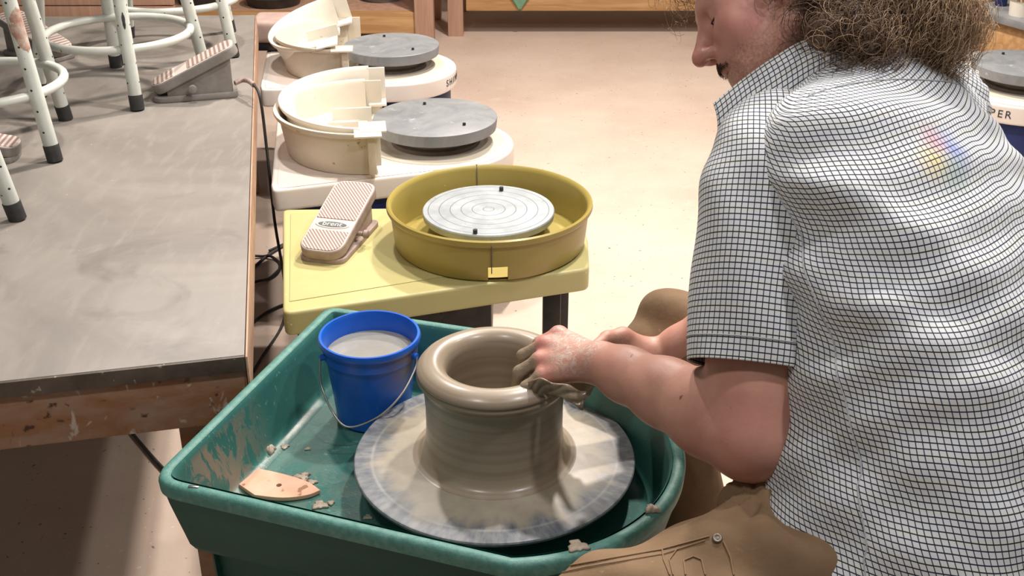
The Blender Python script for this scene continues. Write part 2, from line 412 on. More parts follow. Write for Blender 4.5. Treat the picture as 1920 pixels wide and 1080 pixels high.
def arc(cx, cy, r_, a0, a1, n):
    return [(cx+r_*math.cos(math.radians(a0+(a1-a0)*i/n)), cy+r_*math.sin(math.radians(a0+(a1-a0)*i/n))) for i in range(n+1)]
def rounded(poly, rads, n=6):
    """round the corners of a polygon"""
    out = []; L = len(poly)
    for i in range(L):
        p = Vector(poly[i][:2]); a = (Vector(poly[i-1][:2])-p); b = (Vector(poly[(i+1) % L][:2])-p)
        r_ = rads[i] if hasattr(rads, '__len__') else rads
        r_ = min(r_, a.length*.45, b.length*.45)
        if r_ <= 0: out.append(p); continue
        a = p+a.normalized()*r_; b = p+b.normalized()*r_
        for k in range(n+1):
            u = k/n; out.append(a*(1-u)**2+p*2*u*(1-u)+b*u*u)
    return out
def vnoise(V, scale, seed=0):
    """cheap smooth noise in numpy: sum of sines in random directions"""
    g = np.random.default_rng(seed); out = np.zeros(len(V))
    for i in range(14):
        d = g.normal(size=3); d /= np.linalg.norm(d); out += np.sin(V@d*scale*g.uniform(.6, 1.7)+g.uniform(0, 6.28))
    return out/5.0

# ------------------------------------------------------------------ room
floor = box('floor', (0, 3.2, -.02), (9, 9.6, .04), 'floor', bev=0); floor['kind'] = 'structure'
wl = box('wall_back', (0, 7.95, 1.6), (9, .1, 3.2), 'paint_wall', bev=0); wl['kind'] = 'structure'

# ------------------------------------------------------------------ work table on the left
ZT = .63; KT = (H-ZT)/(H-.72)
A_, B_, C2, D2 = P(-700, 790, ZT), P(458, 665, ZT), P(478, 28, ZT), P(-330, 34, ZT)
tb = thing('work_table', 'large work table with grey clay-wiped top and scuffed brown apron, at left', 'table', (-1.2, 2.6, 0))
poly = [A_, B_, C2, D2]
prism('table_top', poly, ZT-.028, ZT, 'table_top', tb, .002)
e = (B_-A_).normalized(); nrm = Vector((e.y, -e.x, 0))
q0 = A_+nrm*.0; q1 = B_+nrm*.0
prism('front_edging', [q0-nrm*.003, q1-nrm*.003, q1+nrm*.006, q0+nrm*.006], ZT-.030, ZT-.001, 'table_edge', tb, .001)
prism('apron', [q0-nrm*.03, q1-nrm*.03-e*.0, q1-nrm*.0, q0-nrm*.0], ZT-.132, ZT-.029, 'dirty_wood', tb, .003)
s_ = (C2-B_).normalized(); rn = Vector((s_.y, -s_.x, 0))
prism('edge_strip', [B_+nrm*.006+rn*.001, B_+nrm*.006+rn*.005, C2+rn*.005, C2+rn*.001], ZT-.09, ZT-.001, 'wood_strip', tb, .002)
for i, p in enumerate([(B_+s_*.12-e*.09), (C2-s_*.12-e*.09), (A_+s_*.12+e*.1), (D2-s_*.12+e*.1)]):
    lg = prism('leg', [p+e*.045+s_*.045, p-e*.045+s_*.045, p-e*.045-s_*.045, p+e*.045-s_*.045], 0, ZT-.13, 'dirty_wood', tb, .004)
prism('side_rail', [B_-rn*.03+s_*.05, B_-rn*.002+s_*.05, C2-rn*.002, C2-rn*.03], ZT-.12, ZT-.039, 'dirty_wood', tb, .002)

# ------------------------------------------------------------------ stools standing on the table
def make_stool():
    r0 = thing('stool', '', 'stool')
    for k in range(4):
        a = PI/2*k
        foot = Vector((.215*math.cos(a), .215*math.sin(a), .0)); top = Vector((.125*math.cos(a), .125*math.sin(a), .60))
        d = (top-foot)
        lg = tube('leg', [foot+d*.045, foot+d*.5, top], .0158, 'leg_paint', r0, 24)
        tube('rubber_foot', [foot+Vector((0, 0, .001)), foot+d*.062], [.0172, .0175], 'rubber', lg, 16)
    tube('foot_ring', [(.182*math.cos(a*PI/24), .182*math.sin(a*PI/24), .145) for a in range(48)], .0105, 'white_paint', r0, 12, True)
    lathe('seat', [(0, .60), (.165, .60), (.175, .61), (.175, .63), (.165, .64), (0, .64)], 'wood', r0)
    return r0
st = make_stool()
specs = [((-1.022, 2.957), -66, 'white metal stool, nearest the big tan pedal, its whole foot ring in view'),
         ((-1.195, 2.50), -30, 'white metal stool at left edge with chipped paint on its front leg'),
         ((-.987, 3.37), -31, 'white metal stool farthest back on the table, only lower ring showing'),
         ((-1.165, 1.985), 22, 'white stool nearest the camera, a single leg in view at left edge')]
for i, ((x, y), a, lab) in enumerate(specs):
    o = st if i == 0 else copy_tree(st)
    o.location = (x*KT, y*KT, ZT+.0005); o.scale = (KT,)*3; o.rotation_euler = (0, 0, math.radians(a)); o['label'] = lab; o['group'] = 'white stools on the work table'
    if i == 1: second = o
# chipped patch on the front leg of the left stool, and a scratch on the first
def patch(parent, ang, f0, f1, name, mat, wid):
    a = ang; foot = Vector((.215*math.cos(a), .215*math.sin(a), .0)); top = Vector((.125*math.cos(a), .125*math.sin(a), .60)); d = top-foot
    V = []; Fc = []; n1, n2 = 14, 10
    out = Vector((math.cos(a), math.sin(a), 0)); side = Vector((-math.sin(a), math.cos(a), 0))
    for i in range(n1):
        u = i/(n1-1); edge_ = wid*(math.sin(PI*u)**.6)*(.75+.35*random.random())
        for k in range(n2):
            th = (k/(n2-1)-.5)*2*edge_; V.append(foot+d*(f0+(f1-f0)*u)+(out*math.cos(th)+side*math.sin(th))*.0163)
    for i in range(n1-1):
        for k in range(n2-1): Fc.append((i*n2+k, i*n2+k+1, (i+1)*n2+k+1, (i+1)*n2+k))
    o = build(name, V, Fc, mat, parent, True, False); return o
patch(second, 0, .40, .56, 'chipped_paint', 'rust', 1.7)
patch(st, 0, .33, .40, 'paint_chip', 'rubber', .25)

# ------------------------------------------------------------------ foot pedals
def pedal(name, label, L=.27, W=.105, tilt=14, mats=('tread_diag', 'pedal_body'), badge=True, group=None):
    """toe at +x, heel at -x; sits on z=0"""
    r0 = thing(name, label, 'foot pedal', (0, 0, 0), group)
    def stadium(l, w_, rh, rt, n=10):
        return rounded([(-l/2, -w_/2), (l/2, -w_/2), (l/2, w_/2), (-l/2, w_/2)], [rh, rt, rt, rh], n)
    prism('base_plate', stadium(L*.9, W*1.05, .03, .02), 0, .014, mats[1], r0, .003)
    # wedge housing
    T = math.radians(tilt); bm = bmesh.new()
    hh = lambda x: .035+(x+L/2)*math.tan(T)
    x0, x1, wy = -L*.30, L*.40, W*.40
    vs_ = [bm.verts.new((x, y_, z)) for x, z in ((x0, .012), (x1, .012), (x1, hh(x1)-.012), (x0, hh(x0)-.012)) for y_ in (-wy, wy)]
    for f_ in ((0, 2, 4, 6), (1, 3, 5, 7), (0, 1, 3, 2), (2, 3, 5, 4), (4, 5, 7, 6), (6, 7, 1, 0)): bm.faces.new([vs_[q] for q in f_])
    bmesh.ops.recalc_face_normals(bm, faces=bm.faces); bevel(bm, .004); fin(bm, 'housing', mats[1], r0)
    rot = Matrix.Rotation(-T, 4, 'Y'); off = Matrix.Translation((0, 0, hh(0)))
    bm = bmesh.new(); add_prism(bm, stadium(L, W, .042, .034), -.026, 0, .004, 3); bm.transform(off @ rot)
    tp = fin(bm, 'treadle', mats[1], r0)
    def pad(poly, mat, z0, z1, nm, par):
        bm = bmesh.new(); add_prism(bm, poly, z0, z1, .0008, 1)
        uv = bm.loops.layers.uv.new('UVMap')
        for f_ in bm.faces:
            for l_ in f_.loops: l_[uv].uv = (l_.vert.co.x, l_.vert.co.y)
        bm.transform(off @ rot); return fin(bm, nm, mat, par)
    rh = .036
    heel = rounded([(-L/2+.005, -W/2+.006), (-L*.22, -W/2+.006), (-L*.22, W/2-.006), (-L/2+.005, W/2-.006)], [rh, .004, .004, rh], 8)
    toe = rounded([(-L*.06, -W/2+.006), (L/2-.006, -W/2+.006), (L/2-.006, W/2-.006), (-L*.06, W/2-.006)], [.004, .03, .03, .004], 8)
    pad(stadium(L-.004, W-.004, .041, .033), 'pedal_rim', -.001, .0012, 'tread_border', tp)
    pad(heel, mats[0], 0, .003, 'heel_tread', tp); pad(toe, mats[0], 0, .003, 'toe_tread', tp)
    if badge:
        el = [(-L*.14+.0145*math.cos(a*PI/12)*1.0, .044*math.sin(a*PI/12)) for a in range(24)]
        pad(el, 'pedal_rim', 0, .0028, 'badge_rim', tp)
        el = [(-L*.14+.0105*math.cos(a*PI/12), .037*math.sin(a*PI/12)) for a in range(24)]
        pad(el, 'badge', .001, .0036, 'badge', tp)
        text('badge_lettering', 'brent', .023, 'letter_white', tp, off @ rot @ Matrix.Translation((-L*.14, 0, .0038)) @ Matrix.Rotation(-PI/2, 4, 'Z'))
    kb = tube('pivot_knob', [(-L*.03, -W*.38, .034), (-L*.03, -W*.62, .034)], [.006, .006], mats[1], r0, 12)
    k = tube('knob_cap', [(-L*.03, -W*.58, .034), (-L*.03, -W*.62, .034), (-L*.03, -W*.70, .034), (-L*.03, -W*.72, .034)], [.006, .011, .010, .004], mats[1], kb, 14)
    return r0
ph, pt = P(620, 492, .43), P(665, 365, .43)
d = Vector((.25, .97, 0)).normalized()
yp = pedal('foot_pedal', 'tan ribbed foot pedal with oval badge resting on the yellow wheel deck', .285, .112, 15)
yp.location = (P(638, 455, .43).x, P(638, 455, .43).y, .4303); yp.rotation_euler = (0, 0, math.radians(76))
tp_ = pedal('foot_pedal', 'ribbed foot pedal with coiled cord on the grey table near its right edge', .235, .085, 24, ('tread_cross', 'pedal_grey'), False)
c0 = P(368, 180, ZT); tp_.location = (c0.x, c0.y, ZT+.0003); tp_.scale = (KT,)*3; tp_.rotation_euler = (0, 0, math.radians(16))
p3 = pedal('foot_pedal', 'grey foot pedal lying between the stools near the table back', .26, .10, 20, ('tread_cross', 'pedal_grey'), False)
c0 = P(75, 105, ZT); p3.location = (c0.x, c0.y, ZT+.0003); p3.rotation_euler = (0, 0, math.radians(150))
p4 = pedal('foot_pedal', 'grey foot pedal under the left stools, cut by the left edge', .22, .09, 12, ('tread_cross', 'pedal_grey'), False)
c0 = P(-42, 298, ZT); p4.location = (c0.x, c0.y, ZT+.0003); p4.rotation_euler = (0, 0, math.radians(186))

# cord of the table pedal: strain relief then down over the edge
pc = [R(438, 150, 2.93), R(468, 152, 2.97), R(486, 172, 2.98)]
c1 = [P(440, 156, ZT+.04), P(458, 150, ZT+.045), P(474, 158, ZT+.045), P(488, 185, ZT+.02)]
c1 = smooth_path(c1+[Vector((c1[-1].x+.004, c1[-1].y, .50)), Vector((c1[-1].x+.01, c1[-1].y-.02, .3)), Vector((c1[-1].x+.03, c1[-1].y-.08, .03)), Vector((c1[-1].x+.0, c1[-1].y-.35, .006)), Vector((-.75, 2.3, .006))], 10)
cd = thing('pedal_cord', 'black cord hanging from the table pedal over the edge to the floor', 'cord', tuple(c1[0]))
tube('cable', c1, .0042, 'rubber', cd, 8)
n_ = 46; hx = []
tube('strain_relief', c1[:22], [.0075 if i % 2 else .006 for i in range(22)], 'pedal_body', cd, 10)
def cable(name, label, pts, r_=.0045, closed=False):
    pts = smooth_path(pts, 10); o = tube(name, pts, r_, 'rubber', None, 8); tag(o, label, 'cord'); recenter(o)
# loose cables on the floor in the gap
fl = lambda x, y, z=.006: P(x, y, z)
cable('floor_cable', 'black cable crossing the floor gap beside the yellow wheel', [fl(505, 470), fl(540, 455), fl(500, 480), fl(470, 505), fl(430, 520)])
lp = [fl(480, 505)+Vector((.075*math.cos(a*PI/8), .1*math.sin(a*PI/8), .004*(a % 2))) for a in range(17)]
cable('coiled_cable', 'small coil of black cable on the floor between table and yellow wheel', lp)
cable('floor_cable', 'black cable on the floor just behind the green tray', [fl(440, 660), fl(475, 605), fl(530, 572), fl(600, 560)])
cable('floor_cable', 'dark cable running under the work table toward the green wheel', [fl(230, 790), fl(280, 850), fl(330, 900), fl(420, 960)])
cable('hanging_cable', 'short dark cable hanging below the yellow deck beside the bucket', [P(826, 585, .37), P(827, 600, .30)+Vector((0, .03, 0)), Vector((-.14, 2.4, .1)), Vector((-.1, 2.45, .006)), Vector((-.3, 2.6, .006))])

# ------------------------------------------------------------------ white electric wheels
def half_pan(r_, h, name, mat, parent, mtx, slab=True):
    """half of a splash pan: floor, wall, rolled rim and the joining flanges on its flat side"""
    n = 40
    prof = [(.11, 0), (r_*.90, 0), (r_*.915, .006), (r_*.95, h*.5), (r_*.98, h-.012), (r_*1.02, h-.010), (r_*1.035, h-.002), (r_*1.03, h+.004), (r_*.985, h+.003),
            (r_*.965, h-.006), (r_*.93, h*.5), (r_*.89, .010), (.11, .006)]
    V, Fc = lathe_data(prof, n, (0, 0, 0), PI/2, 3*PI/2, closed_prof=True)
    bm = bmesh.new(); me = bpy.data.meshes.new('t'); me.from_pydata(V, [], Fc); bm.from_mesh(me); bpy.data.meshes.remove(me)
    bmesh.ops.recalc_face_normals(bm, faces=bm.faces)
    add_box(bm, Vector((-.06, .108, .022)), (.12, .006, .044)); add_box(bm, Vector((-.06, -.108, .022)), (.12, .006, .044))
    bm.transform(mtx); o = fin(bm, name, mat, parent, 40)
    for s2 in (1, -1):
        bm = bmesh.new()
        if s2 == 1: add_box(bm, Vector((.022, r_*.985, h*.55)), (.056, .008, h*.92), None, .002); add_box(bm, Vector((.022, r_*.985-.028, h*.12)), (.056, .06, .008), None, .002)
        else:
            add_box(bm, Vector((.004, -r_*.95, h*.52)), (.022, .05, h*.84), None, .002); add_box(bm, Vector((-.005, -r_*.97, h+.002)), (.075, .075, .006), None, .0015)
        bm.transform(mtx); fin(bm, 'joining_tab', mat, o, 40)
    return o
def deck_wheel(name, label, cx, cy, D, deck, ztop, thick, zh, text_spec, sc=1.0):
    r0 = thing(name, label, 'pottery wheel', (cx, cy, 0))
    dk = prism('deck', deck, ztop-thick, ztop, 'white_deck', r0, .010, 4)
    ins = []
    cen = sum((Vector(p[:2]) for p in deck), Vector((0, 0)))/len(deck)
    for p in deck: ins.append(cen+(Vector(p[:2])-cen)*.965)
    prism('raised_border', ins, ztop, ztop+.002, 'white_deck', dk, .0015, 2)
    prism('housing', [cen+(Vector(p[:2])-cen)*.90 for p in deck], ztop-thick-.20, ztop-thick+.002, 'blue_panel', r0, .006)
    for dx in (-.30, .26):
        for dy in (-.13, .13):
            c_ = Vector((cen.x+dx*.8, cen.y+dy)); box('leg', (c_.x, c_.y, (ztop-thick-.19)/2), (.035, .035, ztop-thick-.19), 'black_metal', r0, .003)
    hb = lathe('hub', [(0, ztop+.002), (D*.36, ztop+.002), (D*.35, ztop+.012), (D*.31, ztop+.016), (D*.30, zh-.036), (0, zh-.036)], 'hub', r0, (cx, cy, 0))
    lathe('drip_ring', [(D*.40, ztop+.001), (D*.56, ztop+.001), (D*.56, ztop+.004), (D*.40, ztop+.003)], 'cream_dusty', r0, (cx, cy, 0))
    whd = lathe('wheel_head', [(0, zh-.038), (D*.47, zh-.038), (D*.49, zh-.034), (D*.5, zh-.004), (D*.498, zh-.0015), (D*.492, zh), (0, zh)], 'grey_disc', r0, (cx, cy, 0), 96)
    for a in (1.9, -.75):
        tube('bat_pin', [(cx+D*.33*math.cos(a), cy+D*.33*math.sin(a), zh-.002), (cx+D*.33*math.cos(a), cy+D*.33*math.sin(a), zh+.007)], .0048, 'black_metal', whd, 12)
    if text_spec:
        s, size, org, dirv, up_, shift = text_spec
        x_ = dirv.normalized(); z_ = x_.cross(Vector((0, 0, 1))).normalized()
        text('front_lettering', s, size, 'letter_dark', dk, basis(x_, Vector((0, 0, 1)), z_, org+z_*shift))
    return r0
# middle wheel
def deck_poly(fl_, bl, cx, cy, rr, n=14, a0=-75, a1=75):
    return rounded([fl_, bl], 0) 
g1 = P(816, 218, .53)
c1x, c1y = g1.x, g1.y
fl1 = Vector(P(507, 358, .45)[:2]); bl1 = Vector(P(513, 228, .45)[:2])
rr = .235
cc = Vector((c1x+.0, c1y-.01))
ang = -74
poly1 = rounded([fl1+Vector((0, 0)), ] , 0)
def dpoly(fl_, bl, cc, rr, ax):
    pts = []
    fr = fl_; aa = arc(cc.x, cc.y, rr, ax-90, ax+90, 26)
    # rounded back-left and front-left corners
    d1 = (Vector(aa[0])-fl_).normalized(); d2 = (bl-fl_).normalized(); k = .05
    pts += [fl_+d2*k, fl_+d2*k*.45+d1*k*.08, fl_+d2*k*.12+d1*k*.12, fl_+d1*k*.45+d2*k*.02, fl_+d1*k]
    pts += [Vector(a) for a in aa]
    d3 = (Vector(aa[-1])-bl).normalized()
    pts += [bl+d3*k, bl+d3*k*.12-d2*k*.12, bl-d2*k]
    return pts
deck1 = dpoly(fl1, bl1+Vector((0, .06)), cc, rr, 13)
w1 = deck_wheel('pottery_wheel', 'white-decked pottery wheel with grey head and stacked cream pans, just behind the yellow one',
    c1x, c1y, .372, deck1, .45, .065, .53, None)
g2 = P(734, 83, .53); cc2 = Vector((g2.x, g2.y-.01))
fl2 = Vector(P(486, 168, .45)[:2]); bl2 = Vector(P(505, 68, .45)[:2])
deck2 = dpoly(fl2, bl2, cc2, .235, 10)
a_ = math.radians(-47)
w2 = deck_wheel('pottery_wheel', 'farthest white-decked pottery wheel of the left row, beside the wooden benches', g2.x, g2.y, .348, deck2, .45, .065, .53, None)
def curved_text(s, size, cx, cy, rr_, a0, z, par, step):
    """letters set one by one around a round deck front"""
    V = None
    for i, ch in enumerate(s):
        if ch == ' ': continue
        a = math.radians(a0)+i*step/rr_
        out = Vector((math.cos(a), math.sin(a), 0)); x_ = Vector((-math.sin(a), math.cos(a), 0))
        text('front_letter', ch, size, 'letter_dark', par, basis(x_, Vector((0, 0, 1)), out, Vector((cx, cy, z))+out*(rr_+.0008)))
curved_text('SHIMPO', .034, cc2.x, cc2.y, .235, -28, .418, w2, .026)

# pans stacked at left of both decks
pan1 = thing('splash_pan', 'cream half splash pan, lower of the nested pair on the middle white wheel', 'splash pan', (-.43, 3.28, .4525))
mt = Matrix.Translation((-.425, 3.245, .4535)) @ Matrix.Rotation(math.radians(8), 4, 'Z')
half_pan(.262, .125, 'pan_shell', 'cream_dusty', pan1, mt)
pan2 = thing('splash_pan', 'cream half splash pan, upper of the nested pair on the middle white wheel', 'splash pan', (-.42, 3.3, .47))
mt = Matrix.Translation((-.417, 3.29, .478)) @ Matrix.Rotation(math.radians(8), 4, 'Z') @ Matrix.Rotation(math.radians(3), 4, 'X')
half_pan(.262, .118, 'pan_shell', 'cream', pan2, mt)
pan3 = thing('splash_pan', 'cream half splash pan, lower and level one on the farthest wheel', 'splash pan', (-.62, 4.15, .4525))
mt = Matrix.Translation((-.605, 4.13, .4535)) @ Matrix.Rotation(math.radians(6), 4, 'Z')
half_pan(.242, .120, 'pan_shell', 'cream_dusty', pan3, mt)
pan4 = thing('splash_pan', 'cream half splash pan propped tilted inside another on the farthest wheel', 'splash pan', (-.62, 4.2, .47))
mt = Matrix.Translation((-.632, 4.15, .520)) @ Matrix.Rotation(math.radians(6), 4, 'Z') @ Matrix.Rotation(math.radians(8), 4, 'X') @ Matrix.Rotation(math.radians(-14), 4, 'Y')
half_pan(.225, .105, 'pan_shell', 'cream', pan4, mt)
# dusty case behind the far pans
cb_ = P(522, 104, .46)
pb = thing('dusty_case', 'pinkish clay-dusted case behind the farthest cream pans', 'case', (-.92, 4.40, .4525))
box('lid', (-.915, 4.40, .528), (.16, .17, .085), 'pink_box', pb, .022, seg=4)
box('base', (-.915, 4.40, .471), (.145, .155, .034), 'black_metal', pb, .012)

# right-hand wheel behind the man
g3 = P(1925, 118, .53); cc3 = Vector((g3.x, g3.y))
# its deck is a long shape turned so the round end looks at the camera
du3 = Vector((-.55, .83)).normalized(); dn3 = Vector((-du3.y, du3.x))
deck3 = [Vector(a) for a in arc(cc3.x, cc3.y, .27, 213.5, 393.5, 26)]+[cc3+du3*.60-dn3*.27, cc3+du3*.60+dn3*.27]
w3 = deck_wheel('pottery_wheel', 'white pottery wheel with grey head behind the man, at right edge', g3.x, g3.y, .36, deck3, .45, .065, .53, None)
curved_text('WHISPER', .036, cc3.x, cc3.y, .27, -152, .418, w3, .0255)
pan5 = thing('splash_pan', 'cream splash pan leaning on the wheel behind the man', 'splash pan', (1.5, 4.2, .4525))
c5 = P(1735, 108, .50)
mt = Matrix.Translation((1.585, 4.22, .4535)) @ Matrix.Rotation(math.radians(-12), 4, 'Z')
half_pan(.262, .125, 'pan_shell', 'cream', pan5, mt)

# ------------------------------------------------------------------ yellow wheel
yl = thing('pottery_wheel', 'yellow pottery wheel with bare ringed metal head and mustard splash pan', 'pottery wheel', (-.06, 2.63, 0))
dk = [P(530, 392, .43), P(530, 588, .43), P(950, 545, .43)*.0+P(1105, 503, .43), P(1090, 462, .43), P(1075, 388, .43)]
ydeck = rounded([dk[0], dk[1], dk[2], Vector((.19, 2.62, 0)), Vector((.17, 2.84, 0))], [.02, .025, .02, .02, .03], 5)
ydk = prism('deck', ydeck, .37, .43, 'deck_yellow', yl, .009, 4)
prism('raised_panel', [P(545, 402, .43), P(543, 566, .43), P(1040, 486, .43), Vector((.12, 2.8, 0))], .43, .4318, 'deck_yellow', ydk, .0015, 2)
cy_ = sum((Vector(p[:2]) for p in ydeck), Vector((0, 0)))/len(ydeck)
prism('motor_housing', [Vector((-.42, 2.42)), Vector((-.05, 2.48)), Vector((-.05, 2.76)), Vector((-.46, 2.76))], .17, .371, 'black_metal', yl, .006)
lx = P(1038, 560, .36)
for (x, y) in ((.098, 2.52), (.13, 2.76), (-.46, 2.33), (-.565, 2.77)):
    box('leg', (x, y, .185), (.044, .044, .37), 'black_metal', yl, .004)
pc_ = (-.055, 2.61, 0)
rr = .250
prof = [(rr*.94-.05, .433), (rr*.925, .433), (rr*.94, .437), (rr*.955, .47), (rr*.975, .522), (rr*1.0, .524), (rr*1.012, .530), (rr*1.008, .538), (rr*.99, .541), (rr*.968, .537), (rr*.955, .528), (rr*.935, .47), (rr*.92, .44), (.10, .438), (.10, .433)]
sp = thing('splash_pan', 'mustard yellow round splash pan around the metal wheel head', 'splash pan', (pc_[0], pc_[1], .432))
V, Fc = lathe_data(prof, 96, pc_, closed_prof=True)
# drain notch at the front: drop the wall faces low on the camera side
na = math.radians(-84)
keep = []
for f_ in Fc:
    m_ = sum((Vector(V[q]) for q in f_), Vector((0, 0, 0)))/len(f_)
    a = math.atan2(m_.y-pc_[1], m_.x-pc_[0]); r_ = math.hypot(m_.x-pc_[0], m_.y-pc_[1])
    if abs(a-na) < .10 and r_ > rr*.915 and m_.z < .455: continue
    keep.append(f_)
pan_y = build('pan_shell', V, keep, 'olive', sp, 40)
for a in (math.radians(-88), math.radians(99)):
    q = Vector((math.cos(a), math.sin(a), 0)); o_ = Vector(pc_)
    tube('seam', [o_+q*(rr*.962)+Vector((0, 0, .455)), o_+q*(rr*.983)+Vector((0, 0, .515)), o_+q*(rr*1.014)+Vector((0, 0, .53)), o_+q*(rr*.985)+Vector((0, 0, .542)), o_+q*(rr*.948)+Vector((0, 0, .53)), o_+q*(rr*.93)+Vector((0, 0, .47))], .0012, 'hub', sp, 6)
yc = P(916, 392, .5)
whd = thing('dummy', '', '', (0, 0, 0)); bpy.data.objects.remove(whd)
yw = lathe('wheel_head', [(0, -.022), (.156, -.022), (.163, -.018), (.165, -.003), (.163, 0), (0, 0)], 'alu', None, (0, 0, 0), 96)
yw.location = (yc.x-yl.location.x, yc.y-yl.location.y, .5); yw.parent = yl
lathe('spindle_hub', [(0, .43), (.05, .43), (.045, .48), (0, .48)], 'hub', yl, (yc.x, yc.y, 0))
for px, py in ((940, 354), (891, 434)):
    q = P(px, py, .505)
    tube('bat_pin', [(q.x, q.y, .499), (q.x, q.y, .510)], .0055, 'black_metal', yl, 12)

# ------------------------------------------------------------------ green wheel with big tray
gt = thing('pottery_wheel', 'green pottery wheel with deep teal tray and large spinning disc, foreground', 'pottery wheel', (-.028, 1.531, 0))
corner = [Vector((-.545, 1.375)), Vector((-.347, 1.93)), Vector((.16, 1.765))]
acx, acy, ar = -.012, 1.468, .277
poly = []
base_poly = [Vector((-.537, 1.378)), Vector((-.352, 1.940)), Vector((.11, 1.80))]
arcp = [Vector(p) for p in arc(acx, acy, ar, 60, -88, 40)]
full = rounded(base_poly+arcp, [.05, .03, .05]+[0]*len(arcp), 8)
full = [p if isinstance(p, Vector) else Vector(p) for p in full]
# resample evenly
def resample(pl, n):
    L = [0]
    for i in range(len(pl)): L.append(L[-1]+(pl[(i+1) % len(pl)]-pl[i]).length)
    out = []; j = 0
    for k in range(n):
        s2 = L[-1]*k/n
        while L[j+1] < s2: j += 1
        u = (s2-L[j])/max(L[j+1]-L[j], 1e-9); out.append(pl[j].lerp(pl[(j+1) % len(pl)], u))
    return out
full = resample(full, 220)
def inset(pl, d_):
    n = len(pl); ar_ = sum(pl[i].x*pl[(i+1) % n].y-pl[(i+1) % n].x*pl[i].y for i in range(n)); sg = 1 if ar_ > 0 else -1
    out = []
    for i in range(n):
        t_ = (pl[(i+1) % n]-pl[i-1]).normalized(); nn = Vector((-t_.y, t_.x))*sg; out.append(pl[i]+nn*d_)
    for _ in range(2): out = [(out[i-1]+out[i]*2+out[(i+1) % n])/4 for i in range(n)] if d_ > .03 else out
    return out
def ringloft(name, rings, mat, parent, caps=(False, True), smooth=50):
    n = len(rings[0][0]); V = []; Fc = []
    for pl, z in rings: V += [(p.x, p.y, z) for p in pl]
    for k in range(len(rings)-1):
        for i in range(n):
            j = (i+1) % n; Fc.append((k*n+i, k*n+j, (k+1)*n+j, (k+1)*n+i))
    if caps[0]: Fc.append(tuple(range(n)))
    if caps[1]: Fc.append(tuple((len(rings)-1)*n+i for i in range(n)))
    return build(name, V, Fc, mat, parent, smooth)
ZR = .597
inner = [(inset(full, .020), ZR-.001), (inset(full, .0235), ZR-.006)]+[(inset(full, .0235+.018*u), ZR-.006-.105*u) for u in [i/10 for i in range(1, 11)]]+[(inset(full, .048), .482), (inset(full, .060), .479)]
tr = ringloft('tray', inner, 'tray', gt, (False, True))
at_ = tr.data.attributes.new('splash', 'FLOAT', 'POINT')
for i, v_ in enumerate(tr.data.vertices):
    p = v_.co+gt.location
    lw = (p.x < -.30) and p.z < .59
    u = (p.y-1.40)/.24
    at_.data[i].value = max(0, 1-abs(u-.35)*1.5)*(1 if p.z > .485 else .35) if lw else 0
ringloft('tray_rim', [(inset(full, .006), ZR-.026), (inset(full, .001), ZR-.024), (full, ZR-.008), (inset(full, .003), ZR-.002), (inset(full, .008), ZR), (inset(full, .0135), ZR), (inset(full, .0175), ZR-.002), (inset(full, .0215), ZR-.006)], 'tray_rim', gt, (False, False))
ringloft('tray_outside', [(inset(full, .005), ZR-.022), (inset(full, .010), ZR-.05), (inset(full, .030), .465), (inset(full, .038), .452), (inset(full, .055), .447)], 'tray_dark', gt, (False, True))
ringloft('base_skirt', [(inset(full, .075), .10), (inset(full, .062), .449)], 'tray_dark', gt, (True, True))
for (x, y) in ((-.42, 1.45), (-.28, 1.78), (.12, 1.66), (.0, 1.32)):
    box('leg', (x, y, .055), (.05, .05, .11), 'black_metal', gt, .004)
box('rim_reflector', tuple(P(363, 912, ZR+.001)), (.016, .004, .0015), 'steel', gt, .0005, Matrix.Rotation(math.radians(-8), 4, 'Z'))
lathe('shaft_housing', [(0, .478), (.075, .478), (.07, .49), (.045, .495), (.04, .526), (0, .526)], 'black_metal', gt, (-.028, 1.531, 0))
lathe('wheel_head', [(0, .520), (.15, .520), (.15, .531), (0, .531)], 'black_metal', gt, (-.028, 1.531, 0))
# bat: its own thing, lies on the wheel head
bat = thing('throwing_bat', 'large round slip-streaked grey bat under the clay pot', 'bat', (-.028, 1.531, .5312))
bd = lathe('bat_disc', [(0, .0085), (.221, .0085), (.2235, .0078), (.225, .0055)], 'bat', bat, (0, 0, 0), 128, world=False)
lathe('bat_rim', [(.225, .0055), (.225, .0025), (.223, 0), (0, 0)], 'bat_edge', bat, (0, 0, 0), 128, world=False)
# pot
pot = lathe('clay_pot', [(.0, .004), (.062, .004), (.076, .010), (.079, .04), (.077, .09), (.075, .135), (.0735, .148), (.076, .158), (.082, .1665), (.090, .1708), (.099, .1712), (.108, .1680), (.1155, .1630), (.1200, .1575), (.1212, .1535), (.1195, .1510), (.1190, .1495), (.1212, .1465), (.1205, .1425), (.1170, .1390), (.1135, .1365), (.1108, .127),
     (.1085, .09), (.1085, .05), (.1110, .02), (.1135, .010), (.118, .0045), (.124, .0015), (.132, 0.0)], 'clay', None, (0, 0, 0), 160, True)
pot.location = (-.028, 1.540, .5400)
tag(pot, 'thick-rimmed wide cylinder of wet grey-brown clay being thrown on the bat', 'pot')
